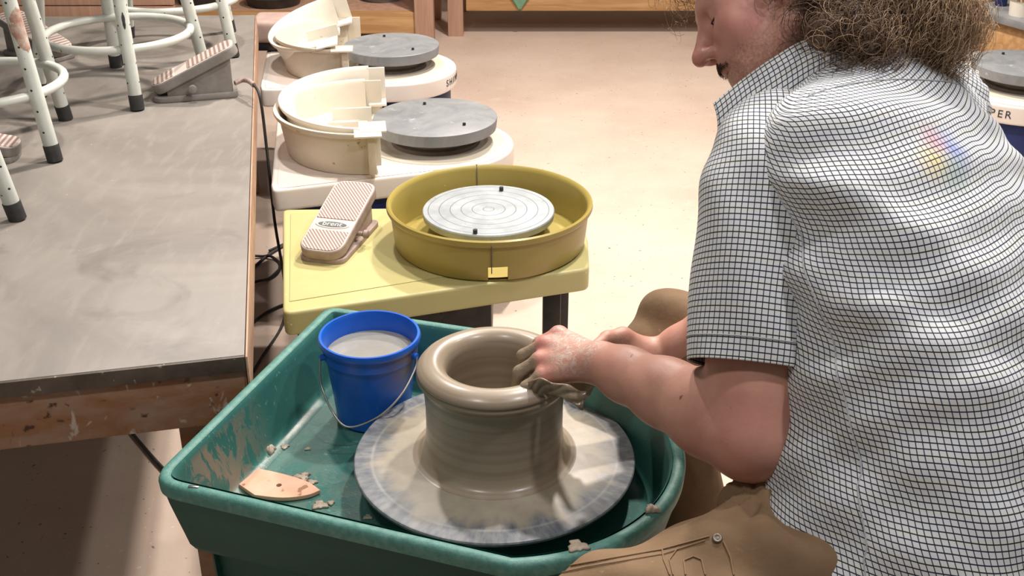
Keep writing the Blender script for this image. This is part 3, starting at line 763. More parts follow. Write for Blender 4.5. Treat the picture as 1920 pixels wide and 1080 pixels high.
# bucket
bk = thing('bucket', 'small blue plastic bucket of milky water standing in the green tray', 'bucket', (-.247, 1.742, .4795))
Hb = .165
bp = [(0, 0), (.062, 0), (.066, .004), (.070, .05), (.077, .115), (.079, .128), (.0825, .129), (.0825, .150), (.0875, .152), (.089, .158), (.087, .164), (.083, .164), (.0805, .158), (.077, .12), (.0745, .10), (.063, .006), (0, .006)]
bs = lathe('bucket_shell', bp, 'bucket', bk, (0, 0, 0), 72, 40, world=False)
at_ = bs.data.attributes.new('splash', 'FLOAT', 'POINT')
for i, v_ in enumerate(bs.data.vertices):
    a = math.atan2(v_.co.y, v_.co.x); at_.data[i].value = max(0, 1-abs(a+.50)*1.1)*(1 if .06 < v_.co.z < .155 else .0)
lathe('water', [(0, .128), (.0785, .128), (.0785, .1265)], 'water', bk, (0, 0, 0), 64, world=False)
for s2 in (math.radians(205), math.radians(-22)):
    q = Vector((math.cos(s2), math.sin(s2), 0)); tube('ear', [q*.080+Vector((0, 0, .137)), q*.091+Vector((0, 0, .137))], .006, 'bucket', bk, 12, world=False)
h1 = Vector((math.cos(math.radians(205))*.09, math.sin(math.radians(205))*.09, .137)); h2 = Vector((math.cos(math.radians(-22))*.09, math.sin(math.radians(-22))*.09, .137))
hp = smooth_path([h1, h1+Vector((.0, -.012, -.045)), Vector((-.055, -.098, .062)), Vector((-.028, -.112, .045)), Vector((.02, -.108, .062)), Vector((.058, -.088, .092)), h2+Vector((-.003, -.012, -.018)), h2], 6)
tube('handle', hp, .0018, 'wire', bk, 8, world=False)
# wooden rib tool
cu = bpy.data.curves.new('rib', 'CURVE'); cu.dimensions = '2D'; cu.fill_mode = 'BOTH'; cu.extrude = .0028; cu.bevel_depth = .0008
out = [P(449, 908, .487), P(484, 879, .487), P(530, 889, .487), P(575, 903, .487), P(599, 919, .487), P(575, 928, .487), P(530, 933, .487), P(478, 928, .487)]
cen = sum(out, Vector((0, 0, 0)))/len(out)
def spl(pts, cyc=True):
    s2 = cu.splines.new('POLY'); s2.points.add(len(pts)-1); s2.use_cyclic_u = True
    for i, p in enumerate(pts): s2.points[i].co = (p[0], p[1], 0, 1)
spl([((p-cen).x, (p-cen).y) for p in [out[0]]+smooth_path(out[1:5], 4)+smooth_path(out[4:], 4)[1:]])
spl([(.0+.0052*math.cos(a*PI/8)-.004, .0052*math.sin(a*PI/8)+.001) for a in range(16)])
o = bpy.data.objects.new('t', cu); C.objects.link(o); dg = bpy.context.evaluated_depsgraph_get()
me = bpy.data.meshes.new_from_object(o.evaluated_get(dg)); bpy.data.objects.remove(o); me.materials.clear()
rib = link('wooden_rib', me, 'rib_wood', None, 40); rib.location = (cen.x, cen.y, .4840)
tag(rib, 'pale pointed wooden throwing rib with a round hole, lying in the green tray', 'pottery tool')
# clay scraps in the tray
def scrap(px, py, s2, h, lab, z=.4795, spiky=0):
    c_ = P(px, py, z); bm = bmesh.new(); bmesh.ops.create_icosphere(bm, subdivisions=3, radius=1)
    sd = random.random()*10
    for v_ in bm.verts:
        a = math.atan2(v_.co.y, v_.co.x)
        k = 1+.25*math.sin(3*a+sd)+.15*math.sin(7*a+sd*2)+spiky*.22*math.sin(14*a)
        v_.co = Vector((v_.co.x*s2*k, v_.co.y*s2*k*.85, max(v_.co.z, -.3)*h*(1+.3*math.sin(9*v_.co.x+sd))+h*.3))
    o = fin(bm, 'clay_scrap', 'clay_scrap', None, True); o.location = c_
    tag(o, lab, 'clay scrap', 'clay scraps on the green wheel')
scrap(505, 848, .011, .010, 'knobbly clay lump against the left wall inside the green tray')
scrap(488, 812, .012, .022, 'tall wet clay smear stuck to left tray wall', .482)
scrap(566, 895, .013, .003, 'flat flower-edged clay splat just right of the wooden rib', spiky=1)
scrap(585, 905, .008, .003, 'small clay blob beside the flower-edged splat')
scrap(430, 912, .010, .004, 'pale clay crumb at the blunt end of the wooden rib')
scrap(600, 948, .012, .003, 'flat grey clay flake in front of the rib tip')
scrap(620, 944, .006, .003, 'tiny round clay dot near the tray front wall')
scrap(690, 970, .007, .002, 'little clay flake by the edge of the spinning bat')
scrap(577, 842, .005, .002, 'tiny brown clay crumb in the middle of the tray floor')
scrap(533, 838, .008, .002, 'thin clay flake next to the knobbly lump')
scrap(1222, 957, .010, .006, 'clay lump stuck on the curved right tray rim', ZR)
scrap(1083, 1025, .014, .003, 'smeared clay patch on the front tray rim near the thigh', ZR)

# ------------------------------------------------------------------ benches at the back
def slab_bench(name, label, x0, x1, y0, y1, zt, th, mat='wood'):
    r0 = thing(name, label, 'bench', ((x0+x1)/2, (y0+y1)/2, 0)); return r0
b1 = thing('wooden_bench', 'long low wooden bench with dark pans along its shelf, back left', 'bench', (-1.6, 6.4, 0))
box('front_beam', (-1.70, 6.13, .135), (2.40, .045, .115), 'wood', b1, .004)
box('lower_shelf', (-1.70, 6.45, .185), (2.36, .60, .02), 'wood_pink', b1, .003)
for x in (-.468, -2.86): 
    for y in (6.14, 6.8): box('leg', (x, y, .42), (.10, .095, .84), 'wood_pink', b1, .004)
box('bench_top', (-1.72, 6.46, .86), (2.62, .78, .04), 'wood', b1, .004)
b2 = thing('wooden_bench', 'wooden bench with mint cloth over its front, back centre', 'bench', (.9, 6.6, 0))
for x in (-.314, 2.6):
    for y in (6.40, 7.0): box('leg', (x, y, .42), (.085, .085, .84), 'wood_pink', b2, .004)
box('front_beam', (1.17, 6.41, .195), (2.85, .045, .12), 'wood', b2, .004)
box('lower_shelf', (1.17, 6.72, .245), (2.85, .62, .02), 'wood', b2, .003)
box('bench_top', (1.17, 6.72, .86), (3.04, .80, .04), 'wood', b2, .004)
q = P(975, 17, .2)
clo = build('mint_cloth', [(.02, 6.375, .30), (.12, 6.375, .30), (.145, 6.36, .256), (.0, 6.36, .256), (.042, 6.375, .14+.02), (.0, 6.372, .21)], [(0, 1, 2, 3)], 'green_cloth')
bpy.data.objects.remove(clo)
bm = bmesh.new(); vv = []
for i in range(9):
    for k in range(9):
        u = i/8; v2 = k/8; wd = .09*(1-v2)
        x = .043+(u-.5)*2*wd; z = .262-.125*v2; y = 6.380-.004*math.sin(u*9)*1 - .004
        vv.append(bm.verts.new((x, y, z)))
for i in range(8):
    for k in range(8): 
        try: bm.faces.new([vv[i*9+k], vv[(i+1)*9+k], vv[(i+1)*9+k+1], vv[i*9+k+1]])
        except ValueError: pass
r_ = bmesh.ops.solidify(bm, geom=bm.faces[:], thickness=.003)
tag(recenter(fin(bm, 'hanging_cloth', 'green_cloth', None, True)), 'mint green cloth corner hanging over the back centre bench', 'cloth')
# slatted crate section
sl_ = thing('slatted_panel', 'brown slatted wooden panel behind the stools, back left', 'panel', (-2.2, 5.9, 0))
for i in range(6): box('slat', (-2.15, 5.72, .10+i*.062), (.95, .03, .056), 'wood_pink', sl_, .003)
for x in (-2.57, -1.72): box('post', (x, 5.76, .22), (.05, .05, .44), 'wood', sl_, .003)
# things on the low shelf
def shelf_pan(x, y, r2, h, mat, lab, cat='pan', nm='round_pan'):
    o = lathe(nm, [(0, 0), (r2*.9, 0), (r2, h*.9), (r2*1.03, h), (r2*.98, h), (r2*.88, .01), (0, .01)], mat, None, (0, 0, 0), 48)
    o.location = (x, y, .1955); tag(o, lab, cat)
shelf_pan(-1.30, 6.30, .155, .05, 'black_metal', 'dark round pan on the low back bench shelf, right one')
shelf_pan(-1.72, 6.34, .12, .07, 'black_metal', 'small dark round tub on the back shelf, behind the stool ring')
shelf_pan(-2.12, 6.32, .19, .055, 'cream', 'wide cream basin on the back shelf between the stool legs', 'basin', 'basin')
shelf_pan(-.72, 6.42, .12, .02, 'grey_disc', 'flat grey disc lying on the shelf beside the bench leg', 'disc', 'flat_disc')

# right work table behind the wheel
ZB = .52; ta, tb2 = P(1812, 12, ZB), P(1960, 52, ZB)
dr = (tb2-ta).normalized(); nr = Vector((-dr.y, dr.x, 0)); nr = nr if nr.y > 0 else -nr
rt = thing('work_table', 'wooden work table with grey top beyond the right wheel', 'table', tuple(Vector((ta.x, ta.y, 0))+nr*.3+dr*.3))
a0_ = ta-dr*.02; a1_ = ta+dr*1.6
prism('table_top', [a0_-nr*.01, a1_-nr*.01, a1_+nr*.8, a0_+nr*.8], ZB-.03, ZB, 'grey_disc', rt, .004)
prism('apron', [a0_+nr*.01, a1_+nr*.01, a1_+nr*.04, a0_+nr*.04], ZB-.22, ZB-.028, 'wood', rt, .004)
prism('side_apron', [a0_+nr*.04, a0_+nr*.04+dr*.03, a0_+nr*.78+dr*.03, a0_+nr*.78], ZB-.22, ZB-.028, 'wood', rt, .004)
for k in (.06, 1.5):
    for m_ in (.1, .7):
        p = ta+dr*k+nr*m_; box('leg', (p.x, p.y, (ZB-.22)/2), (.08, .08, ZB-.22), 'wood_pink', rt, .004)
q = P(1876, 10, ZB)
bt = thing('small_bottle', 'small white bottle with navy base on the right work table', 'bottle', (q.x, q.y, ZB+.0005))
lathe('bottle_base', [(0, 0), (.022, 0), (.024, .004), (.024, .04), (0, .04)], 'blue_panel', bt, (0, 0, 0), 32, world=False)
lathe('bottle_body', [(0, .04), (.023, .04), (.022, .09), (.012, .11), (.010, .13), (0, .13)], 'white_deck', bt, (0, 0, 0), 32, world=False)
q = P(1925, 34, ZB)
tub = thing('tool_tub', 'pale tub with brown tool handles on the right work table edge', 'tub', (q.x, q.y+.05, ZB+.0005))
lathe('tub_shell', [(0, 0), (.05, 0), (.055, .06), (.058, .062), (.05, .058), (.046, .006), (0, .006)], 'cream', tub, (0, 0, 0), 32, world=False)
for k in range(3): tube('tool_handle', [(-.01+.015*k, 0, .01), (-.04+.03*k, .03, .15)], .006, 'dirty_wood', tub, 8, world=False)
q = P(1752, 22, .49)
lb = thing('bucket', 'tall pale off-white bucket on the floor beside the right work table, behind the hair', 'bucket', (q.x, q.y, 0))
lathe('bucket_shell', [(0, 0), (.10, 0), (.115, .46), (.126, .465), (.129, .485), (.12, .49), (.11, .46), (.09, .02), (0, .02)], 'cream', lb, (0, 0, 0), 48, world=False)

# ------------------------------------------------------------------ SDF body tools
class Field:
    def __init__(s, lo, hi, h):
        s.lo = np.array(lo, float); s.h = h; s.n = np.ceil((np.array(hi)-s.lo)/h).astype(int)+1
        s.a = np.full(s.n, 9.0, np.float32)
    def _sub(s, lo, hi):
        i0 = np.clip(np.floor((lo-s.lo)/s.h).astype(int), 0, s.n-1); i1 = np.clip(np.ceil((hi-s.lo)/s.h).astype(int)+1, 0, s.n)
        if np.any(i1 <= i0): return None, None
        ax = [s.lo[k]+s.h*np.arange(i0[k], i1[k]) for k in range(3)]
        X = np.stack(np.meshgrid(*ax, indexing='ij'), -1).astype(np.float32)
        return tuple(slice(i0[k], i1[k]) for k in range(3)), X
    def _merge(s, sl2, d_, k, op='u'):
        a = s.a[sl2]
        if op == 'u':
            hh = np.clip(k-np.abs(a-d_), 0, None)/k; s.a[sl2] = np.minimum(a, d_)-hh*hh*k*.25
        else:
            b = -d_; hh = np.clip(k-np.abs(a-b), 0, None)/k; s.a[sl2] = np.maximum(a, b)+hh*hh*k*.25
    def cone(s, A, B, ra, rb, k=.012, op='u', flat=None):
        A = np.array(A, float); B = np.array(B, float); m = max(ra, rb)+k+3*s.h
        sl2, X = s._sub(np.minimum(A, B)-m, np.maximum(A, B)+m)
        if sl2 is None: return
        BA = B-A; L2 = BA@BA+1e-12; tt = np.clip(((X-A)@BA)/L2, 0, 1)
        Dv = X-(A+tt[..., None]*BA)
        if flat is not None:
            ax, sc = flat; ax = np.array(ax)/np.linalg.norm(ax); c_ = Dv@ax; Dv = Dv+(c_*(1/sc-1))[..., None]*ax
        d_ = np.linalg.norm(Dv, axis=-1)-(ra+(rb-ra)*tt)
        if flat is not None and flat[1] < 1: d_ = d_*(flat[1]**.5)
        s._merge(sl2, d_, k, op)
    def ell(s, c, r_, rot=None, k=.012, op='u'):
        c = np.array(c, float); r_ = np.array(r_, float); m = r_.max()+k+3*s.h
        sl2, X = s._sub(c-m, c+m)
        if sl2 is None: return
        Xl = X-c
        if rot is not None: Xl = Xl@np.array(rot, dtype=np.float32)   # columns = local axes in world
        k0 = np.linalg.norm(Xl/r_, axis=-1); k1 = np.linalg.norm(Xl/(r_*r_), axis=-1)+1e-9
        s._merge(sl2, k0*(k0-1)/k1, k, op)
    def mesh(s):
        a = s.a; ins = a < 0; nx, ny, nz = a.shape
        cnt = np.zeros((nx-1, ny-1, nz-1), np.uint8)
        for dx in (0, 1):
            for dy in (0, 1):
                for dz in (0, 1): cnt += ins[dx:nx-1+dx, dy:ny-1+dy, dz:nz-1+dz]
        act = np.argwhere((cnt > 0) & (cnt < 8)); idx = np.full(cnt.shape, -1, np.int32); idx[tuple(act.T)] = np.arange(len(act))
        acc = np.zeros((len(act), 3)); w_ = np.zeros(len(act))
        cor = [(0, 0, 0), (1, 0, 0), (0, 1, 0), (1, 1, 0), (0, 0, 1), (1, 0, 1), (0, 1, 1), (1, 1, 1)]
        for p in range(8):
            for ax in range(3):
                c0 = cor[p]
                if c0[ax]: continue
                c1_ = list(c0); c1_[ax] = 1
                v0 = a[act[:, 0]+c0[0], act[:, 1]+c0[1], act[:, 2]+c0[2]]; v1 = a[act[:, 0]+c1_[0], act[:, 1]+c1_[1], act[:, 2]+c1_[2]]
                mk = (v0 < 0) != (v1 < 0); tt = np.where(mk, v0/(v0-v1+1e-12), 0)
                pt_ = np.tile(np.array(c0, float), (len(act), 1)); pt_[:, ax] += tt
                acc[mk] += pt_[mk]; w_[mk] += 1
        V = s.lo+s.h*(act+acc/w_[:, None]); Q = []
        for ax in range(3):
            o1, o2 = [(1, 2), (2, 0), (0, 1)][ax]
            sl0 = [slice(None)]*3; sl1 = [slice(None)]*3; sl0[ax] = slice(0, -1); sl1[ax] = slice(1, None)
            e_ = np.argwhere(ins[tuple(sl0)] != ins[tuple(sl1)])
            ok = (e_[:, o1] > 0) & (e_[:, o2] > 0) & (e_[:, o1] < a.shape[o1]-1) & (e_[:, o2] < a.shape[o2]-1); e_ = e_[ok]
            fl_ = ins[tuple(e_.T)]
            def gi(d1, d2):
                q = e_.copy(); q[:, o1] -= d1; q[:, o2] -= d2; return idx[tuple(q.T)]
            q = np.stack([gi(0, 0), gi(1, 0), gi(1, 1), gi(0, 1)], 1); q[~fl_] = q[~fl_][:, ::-1]; Q.append(q)
        return V, np.concatenate(Q)
def npmesh(name, V, Q, mat, parent, smooth=True):
    me = bpy.data.meshes.new(name); me.vertices.add(len(V)); me.vertices.foreach_set('co', np.asarray(V, np.float32).ravel())
    m_ = Q.shape[1]; me.loops.add(Q.size); me.loops.foreach_set('vertex_index', Q.astype(np.int32).ravel())
    me.polygons.add(len(Q)); me.polygons.foreach_set('loop_start', np.arange(0, Q.size, m_, dtype=np.int32))
    me.update(calc_edges=True); me.validate()
    return link(name, me, mat, parent, smooth)
def relax(V, Q, it=2, lam=.5):
    e_ = np.concatenate([Q[:, [0, 1]], Q[:, [1, 2]], Q[:, [2, 3]], Q[:, [3, 0]]]); e_ = np.concatenate([e_, e_[:, ::-1]])
    deg = np.bincount(e_[:, 0], minlength=len(V))[:, None]
    for _ in range(it):
        s2 = np.zeros_like(V)
        for k in range(3): s2[:, k] = np.bincount(e_[:, 0], weights=V[e_[:, 1], k], minlength=len(V))
        V = V+(s2/np.maximum(deg, 1)-V)*lam
    return V
def attr(o, name, vals):
    a = o.data.attributes.new(name, 'FLOAT', 'POINT'); a.data.foreach_set('value', np.clip(vals, 0, 1).astype(np.float32))
def sstep(a, b, x): 
    u = np.clip((x-a)/(b-a), 0, 1); return u*u*(3-2*u)

# ------------------------------------------------------------------ the man
man = thing('person', 'man with curly brown hair, checked short-sleeved shirt and brown trousers, bending over the pot', 'person', (.6, 1.25, 0))
EX, EU, EF = Vector((1, 0, 0)), Vector((0, sn, cs)), Vector((0, cs, -sn))
def cv(a, b, c_): return (EX*a+EU*b+EF*c_).normalized()
# head frame
hf = cv(-.88, -.42, .10); hu = (cv(-.30, .90, .22)); hu = (hu-hf*hu.dot(hf)).normalized(); hl = hu.cross(hf).normalized()
if hl.dot(EF) > 0: hl = -hl
sub = R(1352, 112, 1.60)
hc = sub-hf*.100+hu*.030
HM = np.array([list(hl), list(hf), list(hu)]).T   # columns local axes
def hp_(x, y, z): return hc+hl*x+hf*y+hu*z
fld = Field((-.06, .98, .50), (.80, 1.90, 1.50), .0032)
# skull and face
fld.ell(hp_(0, -.008, .050), (.076, .094, .085), HM, .02)
fld.ell(hp_(0, .045, .010), (.064, .056, .085), HM, .03)
fld.ell(hp_(0, .048, -.050), (.050, .050, .050), HM, .03)
fld.ell(hp_(0, .078, -.083), (.026, .022, .020), HM, .03)          # chin
for s2 in (-1, 1):
    fld.cone(hp_(s2*.058, .008, -.045), hp_(s2*.022, .070, -.082), .016, .015, .03)   # jaw line
    fld.ell(hp_(s2*.042, .066, -.008), (.024, .024, .024), HM, .025)      # cheek
    fld.cone(hp_(s2*.016, .092, .040), hp_(s2*.046, .074, .040), .009, .008, .02)   # brow
    fld.ell(hp_(s2*.031, .096, .020), (.015, .012, .011), HM, .012, 's')       # socket
    fld.ell(hp_(s2*.031, .080, .021), (.0125, .0125, .0115), HM, .006)        # lidded eye
    fld.cone(hp_(s2*.020, .093, -.035), hp_(s2*.034, .080, -.060), .007, .006, .012)  # fold beside mouth
    fld.ell(hp_(s2*.076, -.008, .004), (.007, .016, .028), HM, .008)     # ear
    fld.ell(hp_(s2*.079, -.004, .006), (.006, .009, .015), HM, .005, 's')
    fld.ell(hp_(s2*.074, .0, -.024), (.006, .008, .009), HM, .006)
fld.cone(hp_(0, .095, .030), hp_(0, .121, -.011), .008, .0115, .012)            # nose bridge
fld.ell(hp_(0, .124, -.016), (.0135, .0125, .0115), HM, .008)
for s2 in (-1, 1):
    fld.ell(hp_(s2*.0135, .110, -.019), (.0085, .012, .009), HM, .006)
    fld.ell(hp_(s2*.007, .117, -.028), (.0036, .005, .004), HM, .003, 's')
fld.ell(hp_(0, .094, -.040), (.022, .014, .012), HM, .012)
fld.ell(hp_(0, .099, -.050), (.019, .007, .0045), HM, .006)
fld.ell(hp_(0, .096, -.061), (.017, .007, .005), HM, .006)
fld.ell(hp_(0, .106, -.0555), (.022, .010, .0016), HM, .002, 's')
# neck, trunk
nb = Vector((.482, 1.515, 1.145))
fld.cone(hp_(0, -.03, -.02), nb, .056, .062, .04)
spine = [Vector(p) for p in ((.555, 1.13, .68), (.545, 1.20, .80), (.53, 1.28, .92), (.515, 1.39, 1.02), (.50, 1.46, 1.09))]
Lsh = Vector((-.78, -.62, 0)).normalized(); Lhip = Vector((-.55, -.83, 0)).normalized()
for i in range(4):
    for s2 in (-1, 1):
        l_ = Lhip.lerp(Lsh, i/3).normalized(); fld.cone(spine[i]+l_*s2*.075, spine[i+1]+l_*s2*.085, .085, .085 if i < 3 else .06, .05)
shL = R(1452, 292, 1.49); shR = Vector((.640, 1.625, 1.075))
fld.cone(nb, shL, .035, .045, .05); fld.cone(nb, shR, .035, .045, .05)
# left arm
elL = R(1412, 812, 1.45); wrL = R(1130, 682, 1.665)
fld.cone(shL, elL, .066, .0600, .02)
bic = shL.lerp(elL, .55); fld.cone(bic, shL.lerp(elL, .85), .064, .062, .02)
fd = (wrL-elL); m1 = elL+fd*.25; m2 = elL+fd*.55; m3 = elL+fd*.82
fld.cone(elL, m1, .0585, .0560, .02); fld.cone(m1, m2, .056, .0455, .02); fld.cone(m2, m3, .0455, .0375, .02); fld.cone(m3, wrL, .0375, .0330, .02)
# left hand: knuckles to the left, fingers curled down inside the pot
kn = [R(1048, 627, 1.752), R(1022, 646, 1.738), R(1012, 676, 1.720), R(1018, 706, 1.702)]
for i, k_ in enumerate(kn):
    w0 = wrL+(k_-wrL)*.12
    fld.cone(w0, k_, .0225, .0130, .012)
    fld.ell(k_, (.0132, .0132, .0132), None, .006)
dn = Vector((-.42, .10, -.86)).normalized()
fing = []
for i, k_ in enumerate(kn):
    L_ = (.036, .040, .037, .030)[i]; sp_ = Vector((0, 1, 0))*(.004*(1.5-i))
    a1 = k_+(Vector((-.80, .08, -.55)).normalized())*L_+sp_; a2 = a1+(Vector((-.12, .05, -1)).normalized())*L_*.72; a3 = a2+(Vector((.45, .0, -.9)).normalized())*L_*.55
    fing += [(k_, a1), (a1, a2), (a2, a3)]
    fld.cone(k_, a1, .0118, .0105, .005); fld.cone(a1, a2, .0105, .0092, .004); fld.cone(a2, a3, .0092, .0080, .004)
th0 = wrL+Vector((-.02, .035, .0)); th1 = R(1078, 648, 1.79); th2 = R(1052, 676, 1.81)
fld.cone(wrL.lerp(th1, .2), th1, .018, .0135, .014); fld.cone(th1, th2, .0125, .0105, .006); fld.cone(th2, th2+Vector((-.018, 0, -.018)), .0105, .009, .004)
# right arm and hand, mostly hidden behind the left one
wrR = R(1236, 670, 1.86); elR = R(1425, 572, 1.80)
fld.cone(shR, elR, .060, .052, .02); fd = wrR-elR
fld.cone(elR, elR+fd*.35, .050, .046, .02); fld.cone(elR+fd*.35, elR+fd*.8, .046, .031, .02); fld.cone(elR+fd*.8, wrR, .031, .0260, .02)
kr = [R(1096, 662, 1.835), R(1102, 678, 1.825), R(1110, 692, 1.82), R(1120, 704, 1.815)]
for i, k_ in enumerate(kr):
    fld.cone(wrR+(k_-wrR)*.12, k_, .0195, .0140, .02)
    L_ = (.026, .027, .025, .020)[i]
    a1 = k_+(Vector((-.7, -.05, -.7)).normalized())*L_; a2 = a1+(Vector((-.25, 0, -1)).normalized())*L_*.7; a3 = a2+(Vector((-.3, .1, -.9)).normalized())*L_*.5
    fld.cone(k_, a1, .0115, .0100, .005); fld.cone(a1, a2, .0100, .009, .004); fld.cone(a2, a3, .009, .0078, .004)
tR1 = R(1168, 632, 1.84); tR2 = R(1138, 634, 1.82); tR3 = R(1118, 648, 1.80)
fld.cone(wrR.lerp(tR1, .3), tR1, .018, .016, .016); fld.cone(tR1, tR2, .0150, .0120, .008); fld.cone(tR2, tR3, .0115, .0095, .005)
Vb, Qb = fld.mesh(); Vb = relax(Vb, Qb, 2, .5)
body = npmesh('body', Vb, Qb, 'skin', man)
def near(p, r_): return 1-sstep(r_*.4, r_, np.linalg.norm(Vb-np.array(p), axis=1))
def segd(A, B):
    A = np.array(A); B = np.array(B); BA = B-A; tt = np.clip((Vb-A)@BA/(BA@BA), 0, 1); return np.linalg.norm(Vb-(A+tt[:, None]*BA), axis=1)
sd = np.min([segd(a, b) for (a, b) in fing], axis=0)
slip = (1-sstep(.0125, .019, sd))*(1-sstep(-.010, .012, (Vb-np.array(kn[2]))@np.array([1., 0, .55])))
for i in range(4): slip = np.maximum(slip, (1-sstep(.016, .022, segd(kr[i], kr[i]+Vector((-.04, 0, -.06))))) if i else 0)
attr(body, 'slip', slip)
attr(body, 'film', np.maximum(near(R(1080, 650, 1.68), .062), np.maximum(near(R(1065, 625, 1.72), .045), near(R(1170, 640, 1.80), .03))))
attr(body, 'pink', np.maximum.reduce([near(k_, .030)*.5 for k_ in kn]+[near(hp_(.05, .06, -.01), .05)*.35, near(hp_(0, .125, -.012), .022)*.6, near(hp_(.076, -.008, .0), .035)*.6, near(elL, .09)*.25]))
Xl = (Vb-np.array(hc))@HM
beard = sstep(.0, -.06, Xl[:, 2]+.10*0)*sstep(.05, .02, np.abs(Xl[:, 2]+.07))*(Xl[:, 1] > -.03)*.55
side = (np.abs(Xl[:, 0]) > .03)*sstep(.055, .01, Xl[:, 1])*sstep(.01, -.03, Xl[:, 2])*.5
headz = (np.linalg.norm(Xl, axis=1) < .16)
attr(body, 'beard', np.where(headz, np.maximum(beard, side), 0))
attr(body, 'lid', np.where(headz, 0, 0))
# eyelashes
for s2 in (-1, 1):
    pts = [hp_(s2*(.031+.0125*math.cos(a)), .0905+.003*math.sin(a)-.004*abs(math.cos(a)), .0145-.002*math.sin(a)) for a in [i*PI/8 for i in range(9)]]
    tube('eyelash', pts, .0011, 'lashes', man, 6)
    pts = [hp_(s2*(.014+.036*u), .101-.03*u*u-.002, .043+.006*math.sin(PI*u)) for u in [i/8 for i in range(9)]]
    tube('eyebrow', pts, [.001+.0018*math.sin(PI*min(1, i/8+.1)) for i in range(9)], 'moustache', man, 6)
# strand builder
def strands(name, roots, dirs, lens, rad, mat, parent, curl=.008, turns=3.5, grav=1.0, npts=22, tone=None, seg=3):
    n = len(roots); tt = np.linspace(0, 1, npts)[None, :, None]
    L_ = lens[:, None, None]; d0 = dirs[:, None, :]; g_ = np.array([0, 0, -1.0])[None, None, :]
    base_ = roots[:, None, :]+d0*L_*(tt-.45*tt**2)+g_*L_*grav*(.62*tt**2)
    a_ = rng.normal(size=(n, 3)); ax = np.cross(dirs, a_); ax /= np.linalg.norm(ax, axis=1)[:, None]; ay = np.cross(dirs, ax)
    ph_ = rng.uniform(0, 6.28, n)[:, None, None]; tn = (turns*rng.uniform(.6, 1.5, n))[:, None, None]; cr = (curl*rng.uniform(.5, 1.5, n))[:, None, None]
    env = np.minimum(tt*4, 1)
    P_ = base_+env*cr*(ax[:, None, :]*np.cos(6.283*tn*tt+ph_)+ay[:, None, :]*np.sin(6.283*tn*tt+ph_))
    T_ = np.gradient(P_, axis=1); T_ /= np.linalg.norm(T_, axis=2)[..., None]+1e-9
    up_ = np.array([.3, .2, .93]); N_ = np.cross(T_, up_); N_ /= np.linalg.norm(N_, axis=2)[..., None]+1e-9; B_2 = np.cross(T_, N_)
    rr_ = rad*(1-.6*tt)
    V = np.stack([P_+rr_*(N_*math.cos(2*PI*k/seg)+B_2*math.sin(2*PI*k/seg)) for k in range(seg)], 2)   # n,npts,seg,3
    i_ = np.arange(n)[:, None, None]*npts*seg+np.arange(npts-1)[None, :, None]*seg
    k_ = np.arange(seg)[None, None, :]; k2 = (k_+1) % seg
    Q = np.stack([i_+k_, i_+k2, i_+seg+k2, i_+seg+k_], -1).reshape(-1, 4)
    o = npmesh(name, V.reshape(-1, 3), Q, mat, parent)
    tv = np.repeat(tone if tone is not None else rng.uniform(0, 1, n), npts*seg); attr(o, 'tone', tv)
    return o
# scalp points: everywhere but the face
def scalp(n):
    out_r, out_d = [], []
    while len(out_r) < n:
        d_ = rng.normal(size=3); d_ /= np.linalg.norm(d_)
        if d_[1] > .05 and d_[2] < .62: continue
        if d_[1] > -.22 and d_[2] < .30: continue
        if d_[2] < -.80: continue
        if d_[1] > 0 and rng.uniform() < .8: continue
        p = np.array([d_[0]*.075, -.012+d_[1]*.095, .048+d_[2]*.088])
        if d_[2] < 0: p[1] = min(p[1], -.045)
        out_r.append(np.array(hc)+HM@p); out_d.append(HM@d_)
    return np.array(out_r), np.array(out_d)
NH = 7500
rt_, dr_ = scalp(NH)
back = np.clip(-(dr_@np.array(hf)), 0, 1)[:, None]
bias = np.array([.95, -.38, -.12]); dd = dr_*.75+bias*(.25+.95*back)+rng.normal(size=dr_.shape)*.22; dd /= np.linalg.norm(dd, axis=1)[:, None]
ln = rng.uniform(.08, .14, NH)+back[:, 0]*rng.uniform(.05, .19, NH)
tone = np.clip(rng.beta(1.5, 2.4, NH)+.30*back[:, 0]*rng.uniform(0, 1, NH), 0, 1)
strands('hair', rt_, dd, ln, .00055, 'hair', man, .0135, 4.2, .62, 44, tone)
# dense under-layer so the scalp does not show
hfld = Field(tuple(np.array(hc)-.16), tuple(np.array(hc)+.26), .005)
hfld.ell(hp_(0, -.030, .056), (.082, .090, .090), HM, .02); hfld.ell(hp_(0, -.075, .0), (.072, .055, .080), HM, .03)
bk2 = hc-hf*.11
hfld.ell(tuple(bk2+Vector((.040, -.045, -.040))), (.088, .070, .048), None, .04); hfld.ell(tuple(bk2+Vector((.0, -.05, -.055))), (.08, .05, .04), None, .03); hfld.ell(tuple(R(1572, 60, 1.485)), (.045, .032, .028), None, .03)
hfld.ell(hp_(0, .12, -.02), (.12, .095, .085), HM, .01, 's')
Vh, Qh = hfld.mesh(); Vh = Vh+(vnoise(Vh, 160, 3)*.0045+vnoise(Vh, 60, 13)*.005)[:, None]*((Vh-np.array(hc))/np.linalg.norm(Vh-np.array(hc), axis=1)[:, None])
o = npmesh('hair_mass', Vh, Qh, 'hair', man); attr(o, 'tone', np.clip(.12+.2*vnoise(Vh, 300, 5), 0, 1))
sel = rng.choice(len(Vh), 9000); rt2 = Vh[sel]; on = rt2-(np.array(hc)-np.array(hf)*.06); on /= np.linalg.norm(on, axis=1)[:, None]
keep_ = ((rt2-np.array(hc))@np.array(hf)) < -.012; rt2 = rt2[keep_]; on = on[keep_]
d2_ = on*.45+np.array([.55, -.15, -.35])+rng.normal(size=rt2.shape)*.45; d2_ /= np.linalg.norm(d2_, axis=1)[:, None]
